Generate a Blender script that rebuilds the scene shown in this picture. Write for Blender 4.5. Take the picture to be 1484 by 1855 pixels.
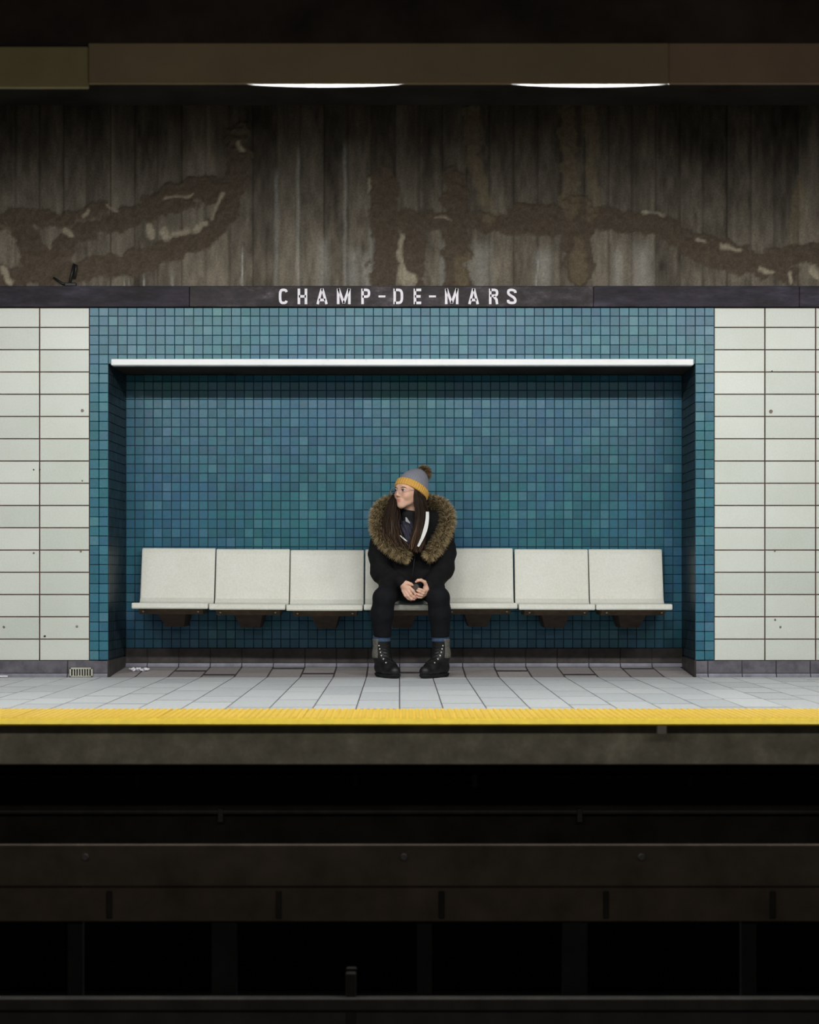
import bpy, math, random
import numpy as np
from mathutils import Vector, Matrix

# ------------------------------------------------------------------ camera, light, exposure
for o in list(bpy.data.objects):
    bpy.data.objects.remove(o, do_unlink=True)
SC = bpy.context.scene
COL = SC.collection
FPX, DIST, CAMZ = 3190.0, 10.633, 0.602      # focal length in pixels, camera to tiled wall, camera height
VX, HY = 724.0, 1046.0                        # vanishing point of the platform joints in the photograph

cam_d = bpy.data.cameras.new('camera')
cam_d.sensor_fit = 'HORIZONTAL'
cam_d.sensor_width = 24.0
cam_d.lens = 24.0 * FPX / 1484.0
cam_d.shift_x = (742.0 - VX) / 1484.0
cam_d.shift_y = (HY - 927.5) / 1484.0
cam_d.clip_start, cam_d.clip_end = 0.1, 60
cam_d.dof.use_dof = True
cam_d.dof.focus_distance = 10.7
cam_d.dof.aperture_fstop = 2.0
cam = bpy.data.objects.new('camera', cam_d)
cam.location = (0, -DIST, CAMZ)
cam.rotation_euler = (math.pi / 2, 0, 0)
COL.objects.link(cam)
SC.camera = cam

w = bpy.data.worlds.new('station_dark')
SC.world = w
w.use_nodes = True
w.node_tree.nodes['Background'].inputs[0].default_value = (0.9, 0.95, 1.0, 1)
w.node_tree.nodes['Background'].inputs[1].default_value = 0.028

# lamps of the opposite platform, above the photographer
ld = bpy.data.lights.new('opposite_platform_lamps', 'AREA')
ld.shape = 'RECTANGLE'; ld.size = 9.0; ld.size_y = 0.10
ld.energy = 65.0; ld.color = (1.0, 0.93, 0.82)
lo = bpy.data.objects.new('opposite_platform_lamps', ld)
lo.location = (0, -10.4, 2.66)
lo.rotation_euler = (math.radians(72), 0, 0)
COL.objects.link(lo)
LAMP_STRENGTH = 185.0

SC.view_settings.view_transform = 'Standard'
SC.view_settings.look = 'None'
SC.view_settings.gamma = 1.0
SC.view_settings.use_curve_mapping = False
SC.view_settings.exposure = 0.0

random.seed(7)
RNG = np.random.default_rng(11)

def sc_at(y): return FPX / (DIST + y)
def P(px, py, y=0.0):
    s = sc_at(y)
    return Vector(((px - VX) / s, y, CAMZ + (HY - py) / s))
def Zw(py, y=0.0): return CAMZ + (HY - py) / sc_at(y)
def Xw(px, y=0.0): return (px - VX) / sc_at(y)

# ------------------------------------------------------------------ materials
MATS = {}
class NT:
    def __init__(self, name):
        self.m = bpy.data.materials.new(name); self.m.use_nodes = True
        self.t = self.m.node_tree; self.n = self.t.nodes
        self.b = self.n['Principled BSDF']
    def add(self, kind, **kw):
        x = self.n.new(kind)
        for k, v in kw.items(): setattr(x, k, v)
        return x
    def link(self, a, b): self.t.links.new(a, b)
    def ramp(self, fac, stops):
        r = self.add('ShaderNodeValToRGB')
        e = r.color_ramp.elements
        while len(e) < len(stops): e.new(0.5)
        for q, (p, c) in zip(e, stops):
            q.position = p; q.color = (*c, 1) if len(c) == 3 else c
        self.link(fac, r.inputs[0]); return r.outputs[0]
    def noise(self, scale, detail=4, rough=0.55, vec=None, dims='3D', stretch=None):
        x = self.add('ShaderNodeTexNoise'); x.noise_dimensions = dims
        x.inputs['Scale'].default_value = scale; x.inputs['Detail'].default_value = detail
        x.inputs['Roughness'].default_value = rough
        if vec is None: vec = self.pos()
        if stretch:
            mp = self.add('ShaderNodeMapping'); mp.inputs['Scale'].default_value = stretch
            self.link(vec, mp.inputs[0]); vec = mp.outputs[0]
        self.link(vec, x.inputs['Vector']); return x.outputs[0]
    def pos(self):
        if not hasattr(self, '_p'): self._p = self.add('ShaderNodeNewGeometry')
        return self._p.outputs['Position']
    def mix(self, fac, a, b, mode='MIX'):
        x = self.add('ShaderNodeMix'); x.data_type = 'RGBA'; x.blend_type = mode
        for s, v in ((0, fac), (6, a), (7, b)):
            if isinstance(v, (int, float)): x.inputs[s].default_value = v
            elif isinstance(v, tuple): x.inputs[s].default_value = (*v, 1)
            else: self.link(v, x.inputs[s])
        return x.outputs[2]
    def bump(self, h, dist=0.002, strength=0.5):
        x = self.add('ShaderNodeBump'); x.inputs['Distance'].default_value = dist
        x.inputs['Strength'].default_value = strength
        self.link(h, x.inputs['Height']); self.link(x.outputs[0], self.b.inputs['Normal'])
    def base(self, c):
        if isinstance(c, tuple): self.b.inputs['Base Color'].default_value = (*c, 1)
        else: self.link(c, self.b.inputs['Base Color'])
    def rough(self, r, spec=0.5, metal=0.0):
        self.b.inputs['Roughness'].default_value = r
        self.b.inputs['Specular IOR Level'].default_value = spec
        self.b.inputs['Metallic'].default_value = metal

def mat(name, col, rough=0.6, spec=0.4, metal=0.0, var=0.15, scale=20.0, bump=0.0, bscale=None, stretch=None):
    t = NT(name)
    f = t.noise(scale, 5, 0.6, stretch=stretch)
    lo_ = tuple(max(0, c * (1 - var)) for c in col); hi_ = tuple(min(1, c * (1 + var)) for c in col)
    t.base(t.ramp(f, [(0.3, lo_), (0.7, hi_)]))
    t.rough(rough, spec, metal)
    if bump: t.bump(t.noise(bscale or scale * 4, 4), bump, 0.6)
    MATS[name] = t.m
    return t.m

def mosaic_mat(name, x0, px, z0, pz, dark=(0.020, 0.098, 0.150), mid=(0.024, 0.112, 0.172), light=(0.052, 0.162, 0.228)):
    t = NT(name)
    sp = t.add('ShaderNodeSeparateXYZ'); t.link(t.pos(), sp.inputs[0])
    def cell(o, c, p):
        a = t.add('ShaderNodeMath', operation='SUBTRACT'); t.link(o, a.inputs[0]); a.inputs[1].default_value = c
        b = t.add('ShaderNodeMath', operation='DIVIDE'); t.link(a.outputs[0], b.inputs[0]); b.inputs[1].default_value = p
        f = t.add('ShaderNodeMath', operation='FLOOR'); t.link(b.outputs[0], f.inputs[0]); return f.outputs[0]
    cb = t.add('ShaderNodeCombineXYZ')
    t.link(cell(sp.outputs[0], x0, px), cb.inputs[0]); t.link(cell(sp.outputs[2], z0, pz), cb.inputs[1])
    wn = t.add('ShaderNodeTexWhiteNoise', noise_dimensions='2D'); t.link(cb.outputs[0], wn.inputs[0])
    c = t.ramp(wn.outputs[0], [(0.0, dark), (0.22, mid), (0.85, tuple(v * 1.15 for v in mid)), (1.0, light)])
    hs = t.add('ShaderNodeHueSaturation'); t.link(c, hs.inputs['Color'])
    mr = t.add('ShaderNodeMapRange'); mr.inputs['To Min'].default_value = 0.487; mr.inputs['To Max'].default_value = 0.512
    sc2 = t.add('ShaderNodeSeparateColor'); t.link(wn.outputs[1], sc2.inputs[0]); t.link(sc2.outputs[1], mr.inputs[0])
    t.link(mr.outputs[0], hs.inputs['Hue'])
    mott = t.noise(60, 5, 0.7)
    lowf = t.ramp(t.noise(1.1, 3, 0.6), [(0.35, (0.86, 1.03, 0.90)), (0.62, (1.06, 0.98, 1.10))])
    hsl = t.mix(1.0, hs.outputs[0], lowf, 'MULTIPLY')
    c2 = t.mix(0.35, hsl, t.ramp(mott, [(0.3, (0.55, 0.55, 0.55)), (0.7, (1.25, 1.25, 1.25))]), 'MULTIPLY')
    t.base(c2); t.rough(0.36, 0.32)
    t.bump(t.noise(35, 2), 0.0015, 0.5)
    MATS[name] = t.m
    return t.m

# ------------------------------------------------------------------ mesh helpers
def mesh_from(name, verts, faces, smooth=False):
    me = bpy.data.meshes.new(name)
    if isinstance(verts, np.ndarray): verts = verts.tolist()
    if isinstance(faces, np.ndarray): faces = faces.tolist()
    me.from_pydata(verts, [], faces); me.update()
    if smooth: me.polygons.foreach_set('use_smooth', [True] * len(me.polygons))
    return me
def obj(name, me, m=None, parent=None, loc=(0, 0, 0), rot=(0, 0, 0)):
    o = bpy.data.objects.new(name, me); COL.objects.link(o)
    if m is not None and not me.materials: me.materials.append(m)
    o.location = loc; o.rotation_euler = rot
    if parent is not None: o.parent = parent
    return o
def empty(name, loc=(0, 0, 0)):
    o = bpy.data.objects.new(name, None); COL.objects.link(o); o.location = loc; o.empty_display_size = 0.1
    return o
def tag(o, label, cat, group=None, kind=None):
    o['label'] = label; o['category'] = cat
    if group: o['group'] = group
    if kind: o['kind'] = kind
    return o

class MB:
    def __init__(self): self.v, self.f = [], []
    def quadlist(self, vs, fs):
        n = len(self.v); self.v += [tuple(x) for x in vs]; self.f += [tuple(i + n for i in f) for f in fs]
        return self
    def box(self, x0, x1, y0, y1, z0, z1, b=0.0):
        if b <= 0:
            vs = [(x, y, z) for x in (x0, x1) for y in (y0, y1) for z in (z0, z1)]
            fs = [(0, 1, 3, 2), (4, 6, 7, 5), (0, 4, 5, 1), (2, 3, 7, 6), (0, 2, 6, 4), (1, 5, 7, 3)]
            return self.quadlist(vs, fs)
        # chamfered box: 24 verts
        vs, idx = [], {}
        X, Y, Z = (x0, x1), (y0, y1), (z0, z1)
        for i in (0, 1):
            for j in (0, 1):
                for k in (0, 1):
                    sx, sy, sz = (b if i == 0 else -b), (b if j == 0 else -b), (b if k == 0 else -b)
                    idx[(i, j, k, 0)] = len(vs); vs.append((X[i], Y[j] + sy, Z[k] + sz))
                    idx[(i, j, k, 1)] = len(vs); vs.append((X[i] + sx, Y[j], Z[k] + sz))
                    idx[(i, j, k, 2)] = len(vs); vs.append((X[i] + sx, Y[j] + sy, Z[k]))
        fs = []
        for i in (0, 1):
            fs.append([idx[(i, a, c, 0)] for a, c in ((0, 0), (1, 0), (1, 1), (0, 1))])
            fs.append([idx[(a, i, c, 1)] for a, c in ((0, 0), (1, 0), (1, 1), (0, 1))])
            fs.append([idx[(a, c, i, 2)] for a, c in ((0, 0), (1, 0), (1, 1), (0, 1))])
        for i in (0, 1):
            for j in (0, 1):
                fs.append([idx[(i, j, 0, 0)], idx[(i, j, 1, 0)], idx[(i, j, 1, 1)], idx[(i, j, 0, 1)]])
                fs.append([idx[(i, 0, j, 0)], idx[(i, 1, j, 0)], idx[(i, 1, j, 2)], idx[(i, 0, j, 2)]])
                fs.append([idx[(0, i, j, 1)], idx[(1, i, j, 1)], idx[(1, i, j, 2)], idx[(0, i, j, 2)]])
                for k in (0, 1):
                    fs.append([idx[(i, j, k, 0)], idx[(i, j, k, 1)], idx[(i, j, k, 2)]])
        return self.quadlist(vs, [tuple(f) for f in fs])
    def prism_x(self, prof, x0, x1):
        """profile of (y,z) points, extruded along x"""
        n = len(prof)
        vs = [(x0, y, z) for y, z in prof] + [(x1, y, z) for y, z in prof]
        fs = [(i, (i + 1) % n, n + (i + 1) % n, n + i) for i in range(n)]
        fs += [tuple(range(n - 1, -1, -1)), tuple(range(n, 2 * n))]
        return self.quadlist(vs, fs)
    def tube(self, pts, r, sides=8, closed=False):
        pts = [Vector(p) for p in pts]; n = len(pts)
        rs = r if isinstance(r, (list, tuple)) else [r] * n
        rings = []; up = None
        for i, p in enumerate(pts):
            a = pts[i - 1] if (i > 0 or closed) else p
            c = pts[(i + 1) % n] if (i < n - 1 or closed) else p
            d = (c - a).normalized()
            if up is None:
                up = Vector((0, 0, 1)) if abs(d.z) < 0.9 else Vector((1, 0, 0))
            u = (up - d * up.dot(d)).normalized(); v = d.cross(u); up = u
            rings.append([p + (u * math.cos(2 * math.pi * k / sides) + v * math.sin(2 * math.pi * k / sides)) * rs[i] for k in range(sides)])
        vs = [q for ring in rings for q in ring]; fs = []
        for i in range(n if closed else n - 1):
            j = (i + 1) % n
            for k in range(sides):
                k2 = (k + 1) % sides
                fs.append((i * sides + k, i * sides + k2, j * sides + k2, j * sides + k))
        if not closed:
            fs.append(tuple(range(sides - 1, -1, -1))); fs.append(tuple((n - 1) * sides + k for k in range(sides)))
        return self.quadlist(vs, fs)
    def mesh(self, name, smooth=False):
        me = mesh_from(name, self.v, self.f, smooth)
        return fixn(me)
    def build(self, name, m, parent=None, loc=(0, 0, 0), rot=(0, 0, 0), smooth=False):
        return obj(name, self.mesh(name, smooth), m, parent, loc, rot)

def fixn(me):
    import bmesh
    b = bmesh.new(); b.from_mesh(me)
    bmesh.ops.recalc_face_normals(b, faces=b.faces); b.to_mesh(me); b.free()
    return me

_tc = {}
def tile_verts(wd, hg, th, bv):
    """tile facing -y, centred in x and z, front at y=0"""
    a, b = wd / 2, hg / 2
    ring = lambda ax, bz, y: [(-ax, y, -bz), (ax, y, -bz), (ax, y, bz), (-ax, y, bz)]
    vs = ring(a - bv, b - bv, 0) + ring(a, b, bv) + ring(a, b, th)
    fs = [(0, 1, 2, 3)]
    for k in (0, 4):
        for i in range(4):
            j = (i + 1) % 4
            fs.append((k + 4 + i, k + 4 + j, k + j, k + i))
    return vs, fs
def tile_mesh(wd, hg, th, bv, m, name='tile'):
    key = (round(wd, 4), round(hg, 4), th, bv, m.name)
    if key not in _tc:
        me = mesh_from(name, *tile_verts(wd, hg, th, bv)); me.materials.append(m); _tc[key] = me
    return _tc[key]
def floor_tile_mesh(wd, ln, th, bv, m):
    key = ('f', round(wd, 4), round(ln, 4), th, bv, m.name)
    if key not in _tc:
        vs, fs = tile_verts(wd, ln, th, bv)
        vs = [(x, z, -y) for x, y, z in vs]
        me = mesh_from('tile', vs, fs); me.materials.append(m); _tc[key] = me
    return _tc[key]

# value noise for relief
def vnoise(x, y, seed):
    g = np.random.default_rng(seed).random((256, 256))
    xi, yi = np.floor(x).astype(int), np.floor(y).astype(int)
    fx, fy = x - xi, y - yi
    fx, fy = fx * fx * (3 - 2 * fx), fy * fy * (3 - 2 * fy)
    a = g[xi % 256, yi % 256]; b = g[(xi + 1) % 256, yi % 256]; c = g[xi % 256, (yi + 1) % 256]; d = g[(xi + 1) % 256, (yi + 1) % 256]
    return (a * (1 - fx) + b * fx) * (1 - fy) + (c * (1 - fx) + d * fx) * fy
def fbm(x, y, seed, octv=4):
    s = 0; a = 0.5
    for o in range(octv):
        s = s + a * vnoise(x * 2 ** o, y * 2 ** o, seed + o); a *= 0.5
    return s
# ------------------------------------------------------------------ the setting
XL, XR = -3.45, 3.50
Z_TOPT = Zw(557.5)            # top of the tiles, bottom of the name band
Z_BAND = Zw(519)
Z_BASE = Zw(1197)
Z_CEIL = Zw(190)
NX0, NXP = -1.873, 3.773 / 66  # first mosaic column, pitch
NZ0, NZP = Zw(572.8), 0.0577
NL, NR = NX0 + 2 * NXP, NX0 + 64 * NXP
N_TOP = NZ0 - 5 * NZP
ND = 0.55
BL, BR = -1.739, 1.795

m_grout_w = mat('grout_rust', (0.085, 0.050, 0.042), 0.9, 0.1, var=0.5, scale=9)
m_grout_b = mat('grout_slate', (0.034, 0.040, 0.048), 0.9, 0.1, var=0.4, scale=9)
m_grout_n = mat('grout_niche', (0.026, 0.046, 0.060), 0.9, 0.1, var=0.4, scale=9)
m_grout_f = mat('grout_floor', (0.060, 0.050, 0.054), 0.9, 0.1, var=0.4, scale=9)
t = NT('white_glazed_tile')
oi = t.add('ShaderNodeObjectInfo')
c0 = t.ramp(oi.outputs['Random'], [(0, (0.60, 0.64, 0.588)), (1, (0.69, 0.722, 0.668))])
c1 = t.mix(0.5, c0, t.ramp(t.noise(120, 3, 0.7), [(0.35, (0.86, 0.86, 0.84)), (0.6, (1, 1, 1))]), 'MULTIPLY')
c2 = t.mix(0.35, c1, t.ramp(t.noise(2.2, 4, 0.6), [(0.35, (0.84, 0.84, 0.78)), (0.62, (1, 1, 1))]), 'MULTIPLY')
t.base(c2); t.rough(0.42, 0.4); t.bump(t.noise(12, 2), 0.001, 0.5)
m_white = t.m
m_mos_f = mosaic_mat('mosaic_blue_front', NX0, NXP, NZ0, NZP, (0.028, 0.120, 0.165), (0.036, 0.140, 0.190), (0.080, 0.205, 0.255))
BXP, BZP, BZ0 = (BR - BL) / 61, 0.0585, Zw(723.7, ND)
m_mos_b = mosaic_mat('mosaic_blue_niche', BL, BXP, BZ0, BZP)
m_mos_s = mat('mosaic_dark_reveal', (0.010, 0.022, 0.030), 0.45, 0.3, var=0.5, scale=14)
t = NT('floor_tile_grey')
oi = t.add('ShaderNodeObjectInfo')
c0 = t.ramp(oi.outputs['Random'], [(0, (0.47, 0.495, 0.505)), (1, (0.56, 0.585, 0.59))])
c1 = t.mix(0.6, c0, t.ramp(t.noise(45, 5, 0.75), [(0.3, (0.72, 0.72, 0.72)), (0.65, (1.08, 1.08, 1.08))]), 'MULTIPLY')
t.base(c1); t.rough(0.55, 0.35); t.bump(t.noise(90, 3), 0.001, 0.4)
m_floor = t.m
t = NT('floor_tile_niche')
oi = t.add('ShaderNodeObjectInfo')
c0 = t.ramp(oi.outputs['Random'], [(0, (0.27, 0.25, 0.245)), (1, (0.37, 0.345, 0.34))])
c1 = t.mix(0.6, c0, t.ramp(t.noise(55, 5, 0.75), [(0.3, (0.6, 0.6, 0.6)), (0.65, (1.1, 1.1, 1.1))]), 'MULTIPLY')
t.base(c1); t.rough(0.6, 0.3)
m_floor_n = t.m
m_floor_d = mat('floor_tile_dark', (0.055, 0.045, 0.050), 0.7, 0.2, var=0.3, scale=30)
m_base = mat('baseboard_purple_grey', (0.115, 0.108, 0.125), 0.6, 0.35, var=0.35, scale=16, bump=0.001)
m_base_d = mat('baseboard_brown_grey', (0.050, 0.044, 0.042), 0.6, 0.3, var=0.4, scale=16)
m_base_lip = mat('baseboard_lip', (0.20, 0.20, 0.235), 0.5, 0.4, var=0.25, scale=14)
m_black = mat('soot_black', (0.012, 0.012, 0.012), 0.8, 0.2, var=0.4, scale=6)
m_ceil = mat('ceiling_soot', (0.028, 0.025, 0.022), 0.9, 0.1, var=0.4, scale=2.5)

def struct(o, label, cat): return tag(o, label, cat, kind='structure')

# --- floor (backing slab + tiles laid one by one)
Y_STRIP, Y_EDGE = -2.73, -3.28
sl = MB(); sl.box(XL, XR, -3.16, 0.03, -0.185, -0.0006)
floor = sl.build('floor', m_grout_f)
struct(floor, 'grey tiled station platform floor', 'floor')
rnd = random.Random(3)
nc0, nc1 = math.ceil(XL / 0.2), math.floor(XR / 0.2)
GAP = 0.0055
for c in range(nc0, nc1):
    xa = c * 0.2
    y = 0.0
    first = rnd.uniform(0.12, 0.62)
    while y > Y_STRIP + 1e-4:
        ln = first if y == 0 else rnd.choice((0.42, 0.5, 0.58, 0.72))
        if y - ln < Y_STRIP + 0.12: ln = y - Y_STRIP
        ln = round(ln, 2)
        me = floor_tile_mesh(0.2 - GAP, ln - 0.024, 0.010, 0.0004, m_floor)
        obj('tile', me, None, floor, (xa + 0.1, y - ln / 2, rnd.uniform(0.0, 0.0005)),
            (rnd.uniform(-.0012, .0012), rnd.uniform(-.0015, .0015), 0))
        y -= ln
# niche floor, rising to the back wall
NSL = 0.036
fb = MB(); fb.prism_x([(0.0, -0.08), (0.0, -0.0010), (ND + .02, NSL + 0.0005), (ND + .02, -0.08)], NL + .001, NR - .001)
nfl = fb.build('floor_niche', m_grout_f)
struct(nfl, 'brownish tiled floor strip rising to the back of the bench niche', 'floor')
ang = math.atan2(NSL, ND)
for c in range(-9, 9):
    xa, xb = max(c * 0.2, NL + .004), min(c * 0.2 + 0.2, NR - .004)
    if xb - xa < 0.03: continue
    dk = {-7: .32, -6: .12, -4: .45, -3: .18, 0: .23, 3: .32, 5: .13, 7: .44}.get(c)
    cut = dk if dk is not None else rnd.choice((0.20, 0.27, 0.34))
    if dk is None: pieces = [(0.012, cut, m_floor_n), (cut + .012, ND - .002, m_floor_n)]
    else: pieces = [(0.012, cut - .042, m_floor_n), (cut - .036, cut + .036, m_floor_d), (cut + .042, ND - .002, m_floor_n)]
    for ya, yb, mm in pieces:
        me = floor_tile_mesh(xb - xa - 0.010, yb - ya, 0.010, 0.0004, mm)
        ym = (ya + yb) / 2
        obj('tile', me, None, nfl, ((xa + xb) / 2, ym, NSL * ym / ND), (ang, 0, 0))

# --- white tiled walls left and right
rows_py = [Z_TOPT] + [Zw(593.2 + 40.33 * k) for k in range(15)] + [Z_BASE]
def white_wall(name, xs, side, label):
    b = MB(); b.box(min(xs), max(xs), 0.004, 0.20, 0.0, Z_TOPT)
    wall = b.build(name, m_grout_w); struct(wall, label, 'wall')
    for i in range(len(xs) - 1):
        for k in range(16):
            zt, zb = rows_py[k], rows_py[k + 1]
            wd, hg = abs(xs[i + 1] - xs[i]) - 0.0075, zt - zb - 0.0065
            me = tile_mesh(round(wd, 3), round(hg, 3), 0.010, 0.0018, m_white)
            obj('tile', me, None, wall, ((xs[i] + xs[i + 1]) / 2, rnd.uniform(-.0006, .0006) - .001, (zt + zb) / 2),
                (rnd.uniform(-.004, .004), 0, rnd.uniform(-.003, .003)))
    return wall
wl = white_wall('wall_left', [-1.873 - 0.3017 * k for k in range(6)], -1, 'white tiled wall left of the blue mosaic niche')
wr = white_wall('wall_right', [1.900 + 0.3067 * k for k in range(6)], 1, 'white tiled wall right of the blue mosaic niche')
# old anchor plugs in the tiles
m_plug = mat('plug_brown', (0.20, 0.17, 0.14), 0.8, 0.2, var=0.5, scale=60)
m_plug_d = mat('plug_dark', (0.035, 0.028, 0.025), 0.8, 0.2, var=0.5, scale=60)
def plug(px, py, r, m, wall):
    p = P(px, py, -0.003)
    n = 10
    vs = [(0, -.001, 0)] + [(r * math.cos(6.2832 * i / n) * rnd.uniform(.8, 1.1), 0, r * math.sin(6.2832 * i / n) * rnd.uniform(.8, 1.1)) for i in range(n)] 
    vs += [(x, .004, z) for x, y, z in vs[1:]]
    fs = [(0, 1 + (i + 1) % n, 1 + i) for i in range(n)] + [(1 + i, 1 + (i + 1) % n, 1 + n + (i + 1) % n, 1 + n + i) for i in range(n)]
    obj('anchor_plug', fixn(mesh_from('anchor_plug', vs, fs)), m, wall, p)
for a in ((149, 744, .0105, m_plug), (61, 851, .005, m_plug_d), (72, 851, .005, m_plug_d), (61, 1002, .0065, m_plug), (146.5, 999, .0075, m_plug),
          (7, 1136, .0085, m_plug), (139.5, 1135, .0085, m_plug), (81, 1152.5, .007, m_plug_d), (149, 871, .0055, m_plug)): plug(*a, wl)
for a in ((1397, 745.5, .0125, m_plug), (1397, 746, .0045, m_plug_d), (1404, 998.5, .006, m_plug), (1404.5, 1123, .007, m_plug), (1414, 1136, .0075, m_plug), (1399, 672, .004, m_plug_d)): plug(*a, wr)

# --- blue mosaic surround (header and two piers)
b = MB()
b.box(NX0, NL, 0.004, 0.012, 0, Z_TOPT); b.box(NR, 1.900, 0.004, 0.012, 0, Z_TOPT); b.box(NL, NR, 0.004, 0.12, N_TOP, Z_TOPT)
wm = b.build('wall_middle', m_grout_b); struct(wm, 'blue mosaic wall framing the bench niche', 'wall')
cells = []
for k in range(-1, 36):
    zt = Z_TOPT if k < 0 else NZ0 - k * NZP
    zb = NZ0 - (k + 1) * NZP
    zb = max(zb, Z_BASE)
    if zt - zb < 0.012: continue
    for c in range(66):
        if 2 <= c < 64 and k >= 5: continue
        cells.append((k, c, NX0 + c * NXP, NX0 + (c + 1) * NXP, zb, zt))
def prio(q):
    k, c = q[0], q[1]
    if c < 2 or c >= 64: return 0
    return {1: 1, 2: 2, 3: 3, 0: 4}.get(k, 9)
cells.sort(key=prio)
def mosaic(cells, wall, yf, m, name='mosaic_tile', nmax=300):
    rest = MB(); rr = random.Random(5)
    for i, (k, c, xa, xb, zb, zt) in enumerate(cells):
        g = 0.0034
        wd, hg = round(xb - xa - g, 4), round(zt - zb - g, 4)
        loc = Vector(((xa + xb) / 2, yf + rr.uniform(-.0007, .0007), (zb + zt) / 2))
        rot = (rr.uniform(-.018, .018), 0, rr.uniform(-.014, .014))
        if i < nmax:
            obj(name, tile_mesh(wd, hg, 0.008, 0.0016, m, name), None, wall, loc, rot)
        else:
            vs, fs = tile_verts(wd, hg, 0.008, 0.0016)
            M = Matrix.Translation(loc) @ Matrix.Rotation(rot[2], 4, 'Z') @ Matrix.Rotation(rot[0], 4, 'X')
            rest.quadlist([M @ Vector(v) for v in vs], fs)
    if rest.v:
        o = obj(name + '_field', mesh_from(name + '_field', rest.v, rest.f), m, wall); o['kind'] = 'stuff'
mosaic(cells, wm, -0.001, m_mos_f)

# --- niche: back wall, reveals, soffit
b = MB(); b.box(BL - .05, BR + .05, ND + .005, ND + .15, -0.05, 1.95)
wb = b.build('wall_niche_back', m_grout_n); struct(wb, 'blue mosaic back wall of the bench niche', 'wall')
Z_NB = 0.152
cells = []
ktop = 3
for k in range(-ktop, 40):
    zt = BZ0 - k * BZP; zb = zt - BZP
    zb = max(zb, Z_NB)
    zt = min(zt, N_TOP - .002)
    if zt - zb < 0.012: continue
    for c in range(61):
        cells.append((k, c, BL + c * BXP, BL + (c + 1) * BXP, zb, zt))
cells.sort(key=lambda q: abs(q[0] - 2.2) if q[0] >= 0 else 50 + abs(q[0]))
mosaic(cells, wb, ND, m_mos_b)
def reveal(name, xf, xb, label):
    sgn = -1 if xf < 0 else 1
    b = MB()
    d = 0.006 * sgn
    b.quadlist([(xf + d, 0.004, 0), (xb + d, ND + .01, 0), (xb + d + sgn * .08, ND + .01, 0), (xf + d + sgn * .06, 0.004, 0),
                (xf + d, 0.004, N_TOP), (xb + d, ND + .01, N_TOP), (xb + d + sgn * .08, ND + .01, N_TOP), (xf + d + sgn * .06, 0.004, N_TOP)],
               [(0, 1, 2, 3), (4, 5, 6, 7), (0, 1, 5, 4), (1, 2, 6, 5), (2, 3, 7, 6), (3, 0, 4, 7)])
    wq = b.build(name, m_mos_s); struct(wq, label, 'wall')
    # mosaic on the reveal: columns only about 3 px wide in the photograph
    mb = MB(); n = 9; rr = random.Random(8)
    A = Vector((xf, 0, 0)); B = Vector((xb, ND, 0)); L = (B - A).length; dr = (B - A).normalized()
    inward = Vector((-dr.y * sgn, dr.x * sgn, 0)); 
    if inward.x * sgn > 0: inward = -inward
    for i in range(n):
        for k in range(5, 36):
            zt = NZ0 - k * NZP; zb = max(zt - NZP, 0.11)
            if zt - zb < .012: continue
            vs, fs = tile_verts(L / n - .004, zt - zb - .004, .006, .0015)
            cpt = A + dr * (L * (i + .5) / n)
            M = Matrix(((dr.x, -inward.x, 0, cpt.x + inward.x * .0005), (dr.y, -inward.y, 0, cpt.y + inward.y * .0005), (0, 0, 1, (zt + zb) / 2), (0, 0, 0, 1)))
            if sgn < 0: vs = [(-x, y, z) for x, y, z in vs]
            mb.quadlist([M @ Vector(v) for v in vs], fs)
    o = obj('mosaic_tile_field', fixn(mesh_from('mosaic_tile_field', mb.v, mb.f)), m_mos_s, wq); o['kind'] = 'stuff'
    bb = MB()
    q = inward * .004
    bb.quadlist([A + q, B + q, B + q + Vector((0, 0, .10)), A + q + Vector((0, 0, .10)), A - inward * .01, B - inward * .01, B - inward * .01 + Vector((0, 0, .10)), A - inward * .01 + Vector((0, 0, .10))],
                [(0, 1, 2, 3), (4, 5, 6, 7), (0, 1, 5, 4), (1, 2, 6, 5), (2, 3, 7, 6), (3, 0, 4, 7)])
    obj('skirting', fixn(mesh_from('skirting', bb.v, bb.f)), m_base_d, wq)
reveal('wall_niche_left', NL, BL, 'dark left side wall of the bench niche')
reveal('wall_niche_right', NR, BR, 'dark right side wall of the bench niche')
b = MB(); b.box(NL - .02, NR + .02, 0.05, ND + .02, N_TOP + .001, N_TOP + .06)
so = b.build('ceiling_niche', m_ceil); struct(so, 'dark soffit of the bench niche', 'ceiling')

# --- white lintel over the niche
t = NT('lintel_white_metal')
c = t.ramp(t.noise(3.0, 5, 0.7, stretch=(2.2, 1, 4)), [(0.28, (0.42, 0.45, 0.45)), (0.40, (0.74, 0.77, 0.78)), (0.7, (0.82, 0.83, 0.85))])
t.base(c); t.rough(0.4, 0.4)
b = MB(); b.box(Xw(201, -.02), Xw(1257, -.02), -0.020, 0.055, Zw(661.5, -.02), Zw(650, -.02), 0.004)
li = b.build('trim_1', t.m); struct(li, 'long white metal lintel edge above the bench niche', 'lintel')

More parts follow.
